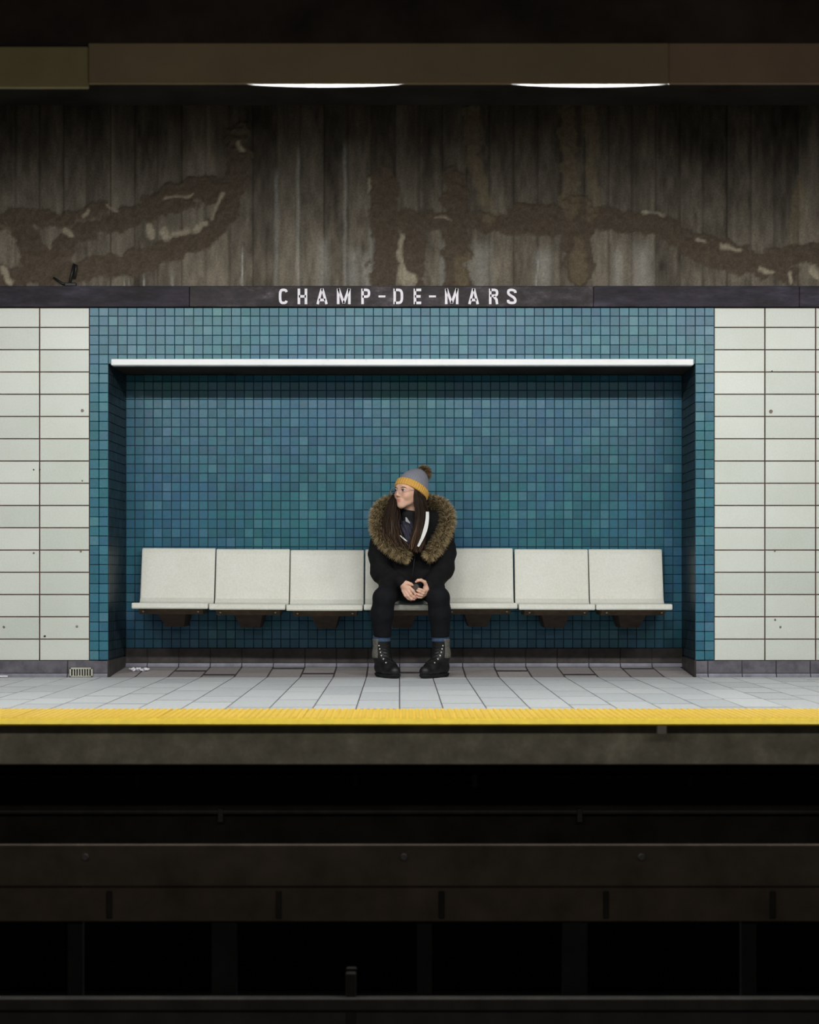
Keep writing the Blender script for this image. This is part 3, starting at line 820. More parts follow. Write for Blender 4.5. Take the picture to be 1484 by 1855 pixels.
q = MB(); q.tube([(0, 0, 0), (0, -.012, 0)], .006, 8); boltm = q.mesh('bolt'); boltm.materials.append(mat('bolt_dull', (.10, .075, .05), .5, .4))
SEATS = []
for i in range(7):
    x = X0 + (i - 3) * SPW
    r = empty('bench_seat', (x, 0, dzs[i])); r.rotation_euler = (0, rys[i], 0)
    tag(r, ords[i], 'seat', 'row of seven bench seats')
    obj('shell', shell, None, r); obj('underframe', uframe, None, r); obj('wall_bracket', brk, None, r); obj('back_support', bsup, None, r)
    for bx in (-.165, .17):
        obj('bolt', boltm, None, r, (bx, .108, SZ - .052))
    SEATS.append(r)

# ------------------------------------------------------------------ small things
# drain grate low in the left baseboard
m_gr = mat('grate_enamel', (.46, .45, .38), .5, .4, var=.2, scale=40)
gx0, gx1 = Xw(126, -.03), Xw(168, -.03); gz0, gz1 = .004, Zw(1209.5, -.03)
r = empty('drain_grate', ((gx0 + gx1) / 2, -.022, 0)); tag(r, 'small slotted metal grate at the foot of the left baseboard', 'grate')
gw, gh = gx1 - gx0, gz1
def gp(name, bx, m):
    q = MB(); q.box(*bx, .0012); q.build(name, m, r)
q = MB(); q.box(-gw / 2 + .004, gw / 2 - .004, -.004, .008, .006, gh - .004); q.build('backing', m_black, r)
gp('frame_top', (-gw / 2, gw / 2, -.016, 0, gh - .009, gh), m_gr); gp('frame_bottom', (-gw / 2, gw / 2, -.016, 0, .003, .010), m_gr)
gp('frame_side', (-gw / 2, -gw / 2 + .010, -.016, 0, .003, gh), m_gr); gp('frame_side', (gw / 2 - .010, gw / 2, -.016, 0, .003, gh), m_gr)
for k in range(7):
    x = -gw / 2 + .010 + (gw - .02) * (k + .85) / 7.7
    gp('bar', (x - .0038, x + .0038, -.0145, -.003, .008 + (.004 if k % 3 == 1 else 0), gh - .006), m_gr)

# crumpled paper in the niche corner
m_paper = mat('paper_white', (.74, .72, .78), .8, .2, var=.1, scale=40)
def crumple(name, loc, sx, sy, sz, seed, label):
    import bmesh
    bmx = bmesh.new(); rr = random.Random(seed)
    for k in range(3):
        res = bmesh.ops.create_icosphere(bmx, subdivisions=3, radius=1.0)
        ph = [Vector((rr.uniform(-1, 1), rr.uniform(-1, 1), rr.uniform(-1, 1))).normalized() for _ in range(16)]
        off_ = Vector(((k - 1) * sx * .62, rr.uniform(-.3, .3) * sy, 0)); sc_ = rr.uniform(.45, .62)
        for v in res['verts']:
            n_ = v.co.normalized(); d = 1.0
            for p_ in ph:
                d -= .16 * max(0, 1 - abs(n_.dot(p_)) * 3.2)
            co = n_ * d
            v.co = Vector((co.x * sx * sc_, co.y * sy * .8, co.z * sz)) + off_
    zmin = min(v.co.z for v in bmx.verts)
    for v in bmx.verts: v.co.z = max(v.co.z, zmin * .6) - zmin * .6
    me = bpy.data.meshes.new(name); bmx.to_mesh(me); bmx.free()
    o = obj(name, me, m_paper, None, loc); tag(o, label, 'litter')
yp = .30
crumple('crumpled_paper', (Xw(252, yp), yp, NSL * yp / ND + .002), .060, .03, .017, 2, 'crumpled white paper in the left corner of the niche floor')
q = MB(); q.box(-.05, .05, -.014, .014, 0, .010, .003)
o = q.build('paper_scrap', m_paper, None, (Xw(2), -.045, .002), (0, 0, .04)); tag(o, 'flat white paper scrap against the far left baseboard', 'litter')

# black bracket on top of the name band
m_hook = mat('hook_black', (.010, .010, .010), .5, .4)
hy = -.008
r = empty('cable_hook', P(128, 519, hy)); tag(r, 'small black metal hook standing on the name band at far left', 'hook')
def hp(name, pts, rad):
    q = MB(); q.tube([P(a, b_, hy + d) - Vector(r.location) for a, b_, d in pts], rad, 8); q.build(name, m_hook, r, smooth=True)
hp('arm', [(126, 517, 0), (129, 500, -.012), (135, 478, -.02), (138, 480, -.02), (137, 490, -.015), (135, 505, -.005)], .008)
hp('strut', [(97, 503, 0), (112, 513, -.004), (126, 517, 0)], .007)
q = MB(); q.box(-.035, .035, -.012, .006, 0, .022, .004); q.build('foot', m_hook, r)
# ------------------------------------------------------------------ implicit surfaces for the figure
def _len(v): return np.sqrt((v * v).sum(-1))
def cap(a, b, ra, rb=None):
    a = np.array(a, float); b = np.array(b, float); rb_ = ra if rb is None else rb
    ab = b - a; L2 = max((ab * ab).sum(), 1e-12)
    def f(p):
        h = np.clip(((p - a) @ ab) / L2, 0, 1)
        return _len(p - a - h[:, None] * ab) - (ra + (rb_ - ra) * h)
    return f
def ell(c, r, R=None):
    c = np.array(c, float); r = np.array(r, float)
    def f(p):
        q = p - c
        if R is not None: q = q @ R
        k0 = _len(q / r); k1 = _len(q / (r * r)) + 1e-9
        return k0 * (k0 - 1) / k1
    return f
def rbox(c, h, rd, R=None):
    c = np.array(c, float); h = np.array(h, float)
    def f(p):
        q = p - c
        if R is not None: q = q @ R
        d = np.abs(q) - h + rd
        return _len(np.maximum(d, 0)) + np.minimum(d.max(-1), 0) - rd
    return f
def smin(a, b, k):
    h = np.maximum(k - np.abs(a - b), 0) / k
    return np.minimum(a, b) - h * h * k * .25
def union(items, k=.02):
    def f(p):
        d = None
        for it in items:
            g, kk = it if isinstance(it, tuple) else (it, k)
            v = g(p); d = v if d is None else smin(d, v, kk)
        return d
    return f
def carve(f, g, k=.01):
    return lambda p: -smin(-f(p), g(p), k)
def inter(f, g): return lambda p: np.maximum(f(p), g(p))
def chain(pts, rs, k=.01):
    return [(cap(pts[i], pts[i + 1], rs[i], rs[i + 1]), k) for i in range(len(pts) - 1)]
def sdf_mesh(name, f, lo, hi, h):
    """surface nets on sparse blocks"""
    B = 8; lo = np.array(lo, float); nb = np.ceil((np.array(hi) - lo) / (B * h)).astype(int)
    g = np.stack(np.meshgrid(*[np.arange(k) for k in nb], indexing='ij'), -1).reshape(-1, 3)
    d = f(lo + (g + .5) * B * h)
    g = g[np.abs(d) < B * h * 1.25]
    l9 = np.stack(np.meshgrid(*[np.arange(B + 1)] * 3, indexing='ij'), -1).reshape(-1, 3)
    pts = lo + ((g * B)[:, None, :] + l9[None]).reshape(-1, 3) * h
    val = np.empty(len(pts))
    for i in range(0, len(pts), 400000): val[i:i + 400000] = f(pts[i:i + 400000])
    val = val.reshape(len(g), B + 1, B + 1, B + 1)
    cs = [(i, j, k) for i in (0, 1) for j in (0, 1) for k in (0, 1)]
    V8 = np.stack([val[:, i:i + B, j:j + B, k:k + B] for i, j, k in cs], -1).reshape(-1, 8)
    l8 = np.stack(np.meshgrid(*[np.arange(B)] * 3, indexing='ij'), -1).reshape(-1, 3)
    cell = ((g * B)[:, None, :] + l8[None]).reshape(-1, 3)
    ins = V8 < 0; act = ins.any(1) & ~ins.all(1)
    V8, cell = V8[act], cell[act]
    acc = np.zeros((len(cell), 3)); cnt = np.zeros(len(cell))
    for a in range(8):
        for b in range(a + 1, 8):
            ca_, cb_ = np.array(cs[a]), np.array(cs[b])
            if np.abs(ca_ - cb_).sum() != 1: continue
            va, vb = V8[:, a], V8[:, b]; m = (va < 0) != (vb < 0)
            tt = np.where(m, va / np.where(m, va - vb, 1), 0)
            acc += m[:, None] * (ca_ + tt[:, None] * (cb_ - ca_)); cnt += m
    vert = lo + (cell + acc / cnt[:, None]) * h
    off = 16; key = ((cell[:, 0] + off) * 4096 + cell[:, 1] + off) * 4096 + cell[:, 2] + off
    order = np.argsort(key); ks = key[order]
    faces = []
    for ax, st in ((0, 4), (1, 2), (2, 1)):
        m = (V8[:, 0] < 0) != (V8[:, st] < 0)
        idx = np.nonzero(m)[0]
        o1, o2 = [(1, 2), (2, 0), (0, 1)][ax]
        def look(d1, d2):
            c_ = cell[idx].copy(); c_[:, o1] -= d1; c_[:, o2] -= d2
            k_ = ((c_[:, 0] + off) * 4096 + c_[:, 1] + off) * 4096 + c_[:, 2] + off
            q_ = np.clip(np.searchsorted(ks, k_), 0, len(ks) - 1)
            return np.where(ks[q_] == k_, order[q_], -1)
        q4 = np.stack([idx, look(1, 0), look(1, 1), look(0, 1)], 1)
        flip = V8[idx, 0] < 0
        ok = (q4 >= 0).all(1)
        q4 = np.where(flip[:, None], q4, q4[:, ::-1])[ok]
        faces.append(q4)
    return vert, np.concatenate(faces)
def sdf_obj(name, f, lo, hi, h, m, parent=None):
    v, fc = sdf_mesh(name, f, lo, hi, h)
    me = mesh_from(name, v, fc, True)
    return obj(name, me, m, parent), v

def V(px, py, y): return np.array(P(px, py, y))

# ------------------------------------------------------------------ the seated person
m_skin = NT('skin')
at = m_skin.add('ShaderNodeAttribute', attribute_name='Col')
c = m_skin.mix(.35, at.outputs['Color'], m_skin.ramp(m_skin.noise(70, 4), [(.3, (.85, .82, .8)), (.7, (1.1, 1.1, 1.1))]), 'MULTIPLY')
m_skin.base(c); m_skin.rough(.5, .35)
m_skin.b.inputs['Subsurface Weight'].default_value = 0.12
m_skin.b.inputs['Subsurface Radius'].default_value = (.010, .004, .002)
m_skin.b.inputs['Subsurface Scale'].default_value = 0.6
m_skin = m_skin.m
m_coat = mat('coat_black', (.0050, .0050, .0056), .85, .2, var=.3, scale=25, bump=.002, bscale=60)
m_trou = mat('trousers_black_blue', (.0042, .0048, .0068), .85, .2, var=.3, scale=30, bump=.001, bscale=200)
m_boot = mat('boot_black', (.0065, .0065, .0065), .5, .4, var=.3, scale=40)
m_sole = mat('boot_sole', (.007, .007, .007), .7, .3)
m_felt = mat('boot_felt_grey', (.125, .120, .105), .9, .1, var=.45, scale=120)
m_sock = mat('sock_blue', (.050, .080, .135), .9, .1, var=.4, scale=120)
m_eyelet = mat('eyelet_silver', (.75, .73, .68), .3, .5, metal=.6)
m_lace = mat('lace_black', (.02, .02, .02), .8, .2)
m_hair = NT('hair_brown')
at = m_hair.add('ShaderNodeAttribute', attribute_name='Col'); m_hair.base(at.outputs['Color']); m_hair.rough(.6, .15); m_hair = m_hair.m
m_fur = NT('fur_tan')
at = m_fur.add('ShaderNodeAttribute', attribute_name='Col'); m_fur.base(at.outputs['Color']); m_fur.rough(.7, .2); m_fur = m_fur.m
def knit(name, c1, c2):
    t = NT(name)
    f = t.noise(230, 3, .8); t.base(t.ramp(f, [(.3, c1), (.7, c2)])); t.rough(.95, .1); t.bump(f, .003, .8); return t.m
m_hatg = knit('knit_grey', (.16, .165, .20), (.27, .275, .32))
m_haty = knit('knit_mustard', (.50, .27, .055), (.68, .40, .11))

YH = .10                                        # depth of the head
person = empty('person', (Xw(745, .15), .12, 0.0))
tag(person, 'person in a black fur-trimmed parka and bobble hat, seated on the bench looking left', 'person')
POFF = -Vector(person.location)
def part(name, me, m, parent=None):
    o = obj(name, me, m, parent or person)
    if parent is None: o.location = POFF
    return o

HC = V(742, 893, YH)
yaw = math.radians(45)
pitch = math.radians(3)
F0 = np.array([-math.sin(yaw), -math.cos(yaw), 0.]); Lh = np.array([math.cos(yaw), -math.sin(yaw), 0.]); U0 = np.array([0, 0, 1.])
Fh = F0 * math.cos(pitch) + U0 * math.sin(pitch); Uh = U0 * math.cos(pitch) - F0 * math.sin(pitch)
RH = np.stack([Fh, Lh, Uh], 1)                   # columns: local axes in world
def hl(f, l, u): return HC + RH @ np.array([f, l, u])
def loc_fn(fn):                                   # evaluate in head space
    return lambda p: fn((p - HC) @ RH)

def head_local():
    it = [(ell((-.012, 0, .032), (.092, .073, .078)), .02),
          (ell((.030, 0, .010), (.060, .062, .066)), .03),
          (ell((.026, 0, -.022), (.058, .049, .055)), .03),
          (ell((.071, 0, -.080), (.015, .016, .012)), .030),
          (cap((.0, .050, -.040), (.064, .010, -.080), .011, .010), .03), (cap((.0, -.050, -.040), (.064, -.010, -.080), .011, .010), .03),
          (ell((.060, .034, -.022), (.024, .020, .020)), .022), (ell((.060, -.034, -.022), (.024, .020, .020)), .022),   # cheeks
          (cap((.080, .022, .030), (.062, .048, .026), .010, .010), .014), (cap((.080, -.022, .030), (.062, -.048, .026), .010, .010), .014),   # brow
          (cap((.086, 0, .018), (.104, 0, -.019), .0070, .0092), .012),
          (ell((.095, .010, -.0255), (.009, .006, .006)), .007), (ell((.095, -.010, -.0255), (.009, .006, .006)), .007),
          (ell((.074, 0, -.053), (.016, .024, .016)), .018),
          (ell((.0845, 0, -.0480), (.0065, .018, .0034)), .006), (ell((.0835, 0, -.0560), (.0070, .016, .0042)), .006)]
    f = union(it)
    for s in (-1, 1):
        f = carve(f, ell((.092, s * .031, .008), (.018, .017, .011)), .012)
        f = carve(f, ell((.104, s * .0065, -.034), (.004, .0032, .003)), .003)
    f = carve(f, ell((.094, 0, -.0517), (.010, .019, .0010)), .003)
    return f
lids = lambda s: union([(carve(ell((.0755, s * .031, .009), (.0150, .0155, .0135)), ell((.090, s * .031, .0075), (.014, .014, .0058)), .002), .004)])
NK0, NK1 = hl(-.022, 0, -.05), V(745, 940, .155)
HLf = head_local()
headF = union([(loc_fn(HLf), .02), (loc_fn(lids(1)), .004), (loc_fn(lids(-1)), .004), (cap(NK0, NK1, .047, .052), .025)])

# hands: right hand (image left) drawn over, left hand holding a dark pouch
YHd = -.075
def W(px, py, dy=0.0): return V(px, py, YHd + dy)
handR = [(cap(W(725, 1053.5, .012), W(730, 1057, 0), .022, .022), .012),
         (ell((W(735, 1063, 0)), (.030, .016, .036), None), .014),
         (cap(W(731, 1059), W(739, 1067), .019, .020), .012)]
# thumb along the top edge
handR += chain([W(731, 1055, -.004), W(739, 1056.5, -.012), W(744, 1058, -.016), W(747.5, 1059.8, -.016)], [.014, .0105, .0090, .0072], .008)
# four fingers: knuckle, mid joint, end joint, tip
handR += [(g, .004) for g, _ in chain([W(741, 1063, -.008), W(748.5, 1070.5, -.018), W(753, 1076.5, -.012), W(756, 1080, -.001)], [.0105, .0092, .0084, .0072])]
handR += [(g, .004) for g, _ in chain([W(737.5, 1067.5, -.008), W(744.5, 1076.5, -.020), W(749, 1081.5, -.013), W(754, 1083, -.002)], [.0105, .0094, .0086, .0072])]
handR += [(g, .004) for g, _ in chain([W(733.5, 1069.5, -.006), W(739.5, 1079.5, -.017), W(745, 1085, -.012), W(750.5, 1085.8, -.003)], [.0105, .0092, .0084, .0070])]
handR += [(g, .004) for g, _ in chain([W(730, 1070, -.002), W(734.5, 1079, -.011), W(740, 1084.5, -.008), W(745, 1087, -.001)], [.0095, .0084, .0076, .0064])]
handL = [(cap(W(778, 1062, .030), W(773, 1067, .012), .024, .022), .012),
         (cap(W(772.5, 1064, .006), W(771, 1074, .004), .017, .016), .012)]
handL += chain([W(772.5, 1062, .002), W(769.5, 1054.5, -.010), W(763, 1051, -.018), W(757.5, 1051.5, -.022), W(753.8, 1054, -.020)], [.0130, .0105, .0092, .0088, .0068], .006)   # thumb arching over
handL += [(g, .004) for g, _ in chain([W(772, 1070, -.004), W(768.5, 1071, -.022), W(763, 1068.5, -.030), W(758.5, 1066.8, -.030)], [.0110, .0092, .0082, .0068])]
handL += [(g, .004) for g, _ in chain([W(771.5, 1074, -.002), W(766.5, 1075, -.021), W(760.5, 1072, -.028), W(756, 1069.8, -.026)], [.0108, .0092, .0082, .0068])]
handL += [(g, .004) for g, _ in chain([W(770, 1077, 0), W(764.5, 1078.5, -.016), W(759, 1077.5, -.022), W(755.5, 1075.5, -.018)], [.0104, .0088, .0080, .0066])]
handL += [(g, .004) for g, _ in chain([W(768, 1079, .004), W(763, 1082, -.008), W(758.5, 1082, -.012), W(755.5, 1080.5, -.010)], [.0094, .0080, .0072, .0060])]
ELR, ELL = V(691, 1036, .13), V(803, 1031, .13)
SHR, SHL = V(697, 950, .20), V(799, 950, .20)
handsF = union(handR + [(cap(ELR, W(724, 1053, .012), .030, .022), .02)])
handsF2 = union(handL + [(cap(ELL, W(778, 1062, .030), .030, .022), .02)])
HIPc = V(746, 1062, .30)
KNR, KNL = V(696, 1082, -.085), V(794, 1082, -.085)
HPR, HPL = HIPc + np.array([-.085, 0, .01]), HIPc + np.array([.085, 0, .01])
ANR, ANL = V(692, 1200, -.004), V(799, 1200, -.004)
SHIN_R, SHIN_L = V(692, 1155, -.022), V(798.5, 1155, -.022)
trunkF = union([(ell(V(746, 985, .215), (.150, .095, .17)), .04), (cap(V(720, 945, .195), V(771, 945, .195), .05), .04), (ell(HIPc + np.array([0, 0, .04]), (.15, .11, .10)), .05),
                (cap(NK1, V(746, 960, .19), .05, .08), .04), (cap(SHR, ELR, .05, .042), .03), (cap(SHL, ELL, .05, .042), .03),
                (cap(HPR, KNR, .072, .052), .03), (cap(HPL, KNL, .072, .052), .03), (cap(KNR, SHIN_R, .045, .036), .02), (cap(KNL, SHIN_L, .045, .036), .02), (cap(SHIN_R, ANR, .036, .030), .02), (cap(SHIN_L, ANL, .036, .030), .02)])
bodyv, bodyf = [], []; nv = 0
for f, lo, hi, h in ((headF, HC - .16, HC + .16, .0028), (handsF, np.minimum(ELR, W(760, 1092)) - .05, np.maximum(ELR, W(760, 1040)) + .05, .0028),
                     (handsF2, np.minimum(ELL, W(750, 1092)) - .05, np.maximum(ELL, W(780, 1040)) + .05, .0028), (trunkF, (-.35, -.30, .05), (.45, .45, 1.05), .008)):
    v, fc = sdf_mesh('b', f, lo, hi, h)
    bodyv.append(v); bodyf.append(fc + nv); nv += len(v)
bodyv = np.concatenate(bodyv); bodyf = np.concatenate(bodyf)
bme = mesh_from('body', bodyv, bodyf, True)
q = (bodyv - HC) @ RH
skin = np.array([.64, .395, .29]); col = np.tile(skin, (len(bodyv), 1))
def blend(mask, c): 
    global col
    col = col * (1 - mask[:, None]) + np.array(c) * mask[:, None]
inhead = _len(q) < .16
gauss = lambda c_, r_: np.exp(-(((q - np.array(c_)) / np.array(r_)) ** 2).sum(1)) * inhead
lipm = np.clip(1.9 * np.maximum(gauss((.092, 0, -.0480), (.018, .0135, .0044)), gauss((.091, 0, -.0562), (.018, .0120, .0050))), 0, 1)
blend(.35 * np.clip(gauss((.07, .04, -.02), (.03, .024, .02)) + gauss((.07, -.04, -.02), (.03, .024, .02)) + gauss((.11, 0, -.022), (.014, .014, .012)), 0, 1), (.66, .27, .20))
blend(lipm * .8, (.56, .18, .15))
hm = np.zeros(len(bodyv)); 
for tip in (W(747.5, 1060), W(756, 1080), W(754, 1083), W(750.5, 1086), W(745, 1087), W(753.8, 1054), W(758.5, 1067), W(756, 1070), W(755.5, 1075.5), W(755.5, 1080.5)):
    hm = np.maximum(hm, np.exp(-(_len((bodyv - tip) * np.array([1, .35, 1])) / .010) ** 2))
blend(.5 * hm, (.70, .33, .27))
ca = bme.color_attributes.new('Col', 'FLOAT_COLOR', 'POINT')
ca.data.foreach_set('color', np.concatenate([col, np.ones((len(col), 1))], 1).astype(np.float32).ravel())
body = part('body', bme, m_skin)

# eyes, brows, nails
m_eyew = mat('eye_white', (.62, .58, .55), .25, .5, var=.05); m_iris = mat('iris_dark', (.025, .015, .010), .2, .5)
def ball(name, c, r, m, parent=None, n=12, sc=(1, 1, 1), R=None):
    vs, fs = [], []
    for i in range(n + 1):
        a = math.pi * i / n
        for j in range(2 * n):
            b_ = math.pi * j / n
            v = np.array([math.sin(a) * math.cos(b_) * sc[0], math.sin(a) * math.sin(b_) * sc[1], math.cos(a) * sc[2]]) * r
            if R is not None: v = R @ v
            vs.append(tuple(v + c))
    for i in range(n):
        for j in range(2 * n):
            k = (j + 1) % (2 * n); fs.append((i * 2 * n + j, (i + 1) * 2 * n + j, (i + 1) * 2 * n + k, i * 2 * n + k))
    return part(name, mesh_from(name, vs, fs, True), m, parent)
for s in (-1, 1):
    e = ball('eye', hl(.0765, s * .031, .0085), .0125, m_eyew)
    ball('iris', hl(.0870, s * .031 - .0006, .0078), .0060, m_iris, e, sc=(.55, 1, 1), R=RH)
    q_ = MB(); q_.tube([hl(.0915, s * .017, .0245), hl(.0915, s * .027, .0278), hl(.0860, s * .040, .0265), hl(.0750, s * .050, .0205)], [.0018, .0024, .0020, .0010], 6)
    part('eyebrow', q_.mesh('eyebrow', True), mat('brow_dark', (.03, .018, .012), .8, .2) if 'brow_dark' not in MATS else MATS['brow_dark'])
    q_ = MB(); q_.tube([hl(.0885, s * .019, .0095), hl(.0915, s * .027, .0150), hl(.0895, s * .036, .0145), hl(.0800, s * .0455, .0095)], .0012, 5)
    part('eyelashes', q_.mesh('eyelashes', True), MATS['brow_dark'])

# glasses
m_rim = mat('rim_clear_pink', (.50, .36, .37), .25, .5, metal=.3)
t = NT('lens_glass')
tr = t.add('ShaderNodeBsdfTransparent'); gl = t.add('ShaderNodeBsdfGlossy'); gl.inputs['Roughness'].default_value = .12; gl.inputs[0].default_value = (.9, .92, 1, 1)
mx = t.add('ShaderNodeMixShader'); mx.inputs[0].default_value = .16
t.link(tr.outputs[0], mx.inputs[1]); t.link(gl.outputs[0], mx.inputs[2]); t.link(mx.outputs[0], t.n['Material Output'].inputs['Surface'])
m_lens = t.m
gpt = empty('glasses'); gpt.parent = person; gpt.location = POFF
for s in (-1, 1):
    ring = []
    for i in range(28):
        a = 2 * math.pi * i / 28
        ring.append(hl(.1075 - .010 * abs(math.cos(a) * .5 + .5 * s * 0 + (0.0 if s * math.cos(a) < 0 else 0.25)), s * .033 + .0245 * math.cos(a), .003 + .0205 * math.sin(a) * (1 - .06 * math.cos(a) * s)))
    q_ = MB(); q_.tube(ring, .0009, 6, closed=True); obj('rim', q_.mesh('rim', True), m_rim, gpt)
    cc = hl(.1060, s * .034, .003)
    vs = [tuple(cc)] + [tuple(p_) for p_ in ring]
    obj('lens', mesh_from('lens', vs, [(0, 1 + i, 1 + (i + 1) % 28) for i in range(28)]), m_lens, gpt)
    q_ = MB(); q_.tube([hl(.100, s * .0575, .008), hl(.092, s * .068, .010), hl(.04, s * .073, .012), hl(-.02, s * .076, .010)], .0016, 6); obj('temple', q_.mesh('temple', True), m_rim, gpt)
q_ = MB(); q_.tube([hl(.1055, -.009, .006), hl(.1075, 0, .0095), hl(.1055, .009, .006)], .0014, 6); obj('bridge', q_.mesh('bridge', True), m_rim, gpt)

# --- bobble hat
tilt = math.radians(27)
Uk = Uh * math.cos(tilt) - Fh * math.sin(tilt); Fk = Fh * math.cos(tilt) + Uh * math.sin(tilt)
RK = np.stack([Fk, Lh, Uk], 1); KC = hl(-.012, 0, .006)
def hatf(p):
    q = (p - KC) @ RK
    u = q[:, 2]
    k = np.clip(u / .150, 0, 1)
    d = ell((0, 0, .012), (.1080, .0920, .134))(q)
    tip = ell((-.012, 0, .118), (.040, .040, .034))(q)
    d = smin(d, tip, .05)
    ang_ = np.arctan2(q[:, 1], q[:, 0])
    d = d - .0012 * np.sin(ang_ * 46)
    d = np.maximum(d, -u + .020)
    return d
def cufff(p):
    q = (p - KC) @ RK
    d = ell((0, 0, .012), (.1145, .0985, .142))(q)
    ang_ = np.arctan2(q[:, 1], q[:, 0])
    d = d - .0016 * np.sin(ang_ * 40)
    din = ell((0, 0, .012), (.1000, .0840, .128))(q)
    band_ = np.abs(q[:, 2] - .016) - .024
    rr_ = .006
    a = np.stack([np.maximum(d + rr_, 0), np.maximum(band_ + rr_, 0)], 1)
    outer = _len(a) + np.minimum(np.maximum(d + rr_, band_ + rr_), 0) - rr_
    return np.maximum(outer, -din)
hat = empty('bobble_hat'); hat.parent = person; hat.location = POFF
sdf_obj('crown', hatf, KC - .2, KC + .2, .003, m_hatg, hat); hat.children[0]['label'] = 'grey knitted crown'
o, _ = sdf_obj('cuff', cufff, KC - .2, KC + .2, .003, m_haty, hat); o['label'] = 'mustard yellow knitted cuff'

# fur strands
def strands(name, roots, dirs, length, width, cols_root, cols_tip, parent, m, bend=.35, down=.25, rng=RNG):
    n = len(roots)
    d = dirs / _len(dirs)[:, None]
    side = np.cross(d, rng.normal(size=(n, 3))); side /= _len(side)[:, None] + 1e-9
    curl = np.cross(d, side) * (rng.uniform(-bend, bend, n) * length)[:, None]; curl[:, 2] -= down * length
    p0 = roots; p1 = roots + d * (length * .5)[:, None] + curl * .25; p2 = roots + d * length[:, None] + curl
    wv = side * (width / 2)[:, None]
    vs = np.stack([p0 - wv, p0 + wv, p1 - wv * .85, p1 + wv * .85, p2], 1).reshape(-1, 3)
    b = np.arange(n) * 5
    fs = [tuple(r) for r in np.stack([b, b + 1, b + 3, b + 2], 1).tolist()] + [tuple(r) for r in np.stack([b + 2, b + 3, b + 4], 1).tolist()]
    me = mesh_from(name, vs, fs)
    cm = (cols_root + cols_tip) / 2
    cc = np.stack([cols_root, cols_root, cm, cm, cols_tip], 1).reshape(-1, 3)
    ca = me.color_attributes.new('Col', 'FLOAT_COLOR', 'POINT')
    ca.data.foreach_set('color', np.concatenate([cc, np.ones((len(cc), 1))], 1).astype(np.float32).ravel())
    o = obj(name, me, m, parent); return o
def colour_const(me, c):
    n = len(me.vertices); ca = me.color_attributes.new('Col', 'FLOAT_COLOR', 'POINT')
    ca.data.foreach_set('color', np.tile(np.array([*c, 1], np.float32), n))
def rnd_dir(n):
    d = RNG.normal(size=(n, 3)); return d / _len(d)[:, None]
PC = V(768, 855, .20)
n = 5200; d = rnd_dir(n)
tanv = RNG.random(n)[:, None]
pom = empty('pompom'); pom.parent = hat
cr = np.array([.030, .018, .010]) * np.ones((n, 1)); ct = np.array([.16, .10, .045]) * (1 - tanv) + np.array([.46, .34, .17]) * tanv
dark = (RNG.random(n) < .40)[:, None]; ct = np.where(dark, np.array([.05, .03, .018]), ct)
strands('fur', PC + d * .016, d, RNG.uniform(.026, .044, n), np.full(n, .0020), cr, ct, pom, m_fur, bend=.5)
o, _ = sdf_obj('core', ell(PC, (.026, .026, .026)), PC - .06, PC + .06, .004, m_fur, pom); colour_const(o.data, (.035, .022, .012))

# --- parka
def wr(p, a=.004, s=55):
    n1 = np.sin(p[:, 2] * s * .55 + p[:, 0] * 41 + 1.9 * np.sin(p[:, 1] * 27 + p[:, 0] * 13))
    n2 = np.sin(p[:, 2] * s * 1.1 - p[:, 0] * 57 + p[:, 1] * 33 + 1.7 * np.sin(p[:, 2] * 31 + 1.3))
    return a * .6 * (n1 * .6 + n2 * .4 - .4 * np.abs(n1 * n2))
CUR, CUL = W(726.5, 1054, .012), W(776.5, 1061.5, .028)
coatF0 = union([(ell(V(746, 985, .215), (.195, .125, .20)), .05), (cap(V(712, 948, .20), V(782, 948, .20), .075), .05),
                (ell(V(746, 1040, .235), (.205, .145, .12)), .05),
                (cap(SHR, V(689, 1005, .175), .078, .068), .05), (cap(V(689, 1005, .175), ELR, .068, .062), .03), (cap(ELR, CUR, .062, .036), .03),
                (cap(SHL, V(805, 1000, .175), .078, .068), .05), (cap(V(805, 1000, .175), ELL, .068, .062), .03), (cap(ELL, CUL, .062, .036), .03),
                (cap(V(716, 1058, .20), V(706, 1070, .02), .085, .068), .05), (cap(V(776, 1058, .20), V(786, 1070, .02), .085, .068), .05),
                (ell(V(746, 1077, .075), (.085, .085, .050)), .04)])
coatF = lambda p: coatF0(p) + wr(p) + .5 * wr(p + .3, .004, 110)
# neck opening
NKo = cap(V(744, 935, .10), V(738, 962, .06), .055, .035)
coatF2 = carve(coatF, NKo, .012)
o, _ = sdf_obj('parka', coatF2, (-.35, -.25, .40), (.45, .50, 1.08), .005, m_coat, person); o.location = POFF
parka = o
# cuffs
for nm, a, b_ in (('sleeve_cuff', CUR, W(728, 1056, .004)), ('sleeve_cuff', CUL, W(775.5, 1063.5, .022))):
    dvec = (np.array(b_) - np.array(a)); dvec = dvec / _len(dvec)
    q_ = MB(); q_.tube([a - dvec * .02, a, a + dvec * .006], [.037, .036, .031], 20); obj(nm, q_.mesh(nm, True), m_coat, parka)
# zip placket
q_ = MB(); q_.tube([V(752, 1000, .085), V(750, 1020, .075), V(747, 1046, .065)], .004, 6); obj('zip', q_.mesh('zip', True), m_lace, parka)

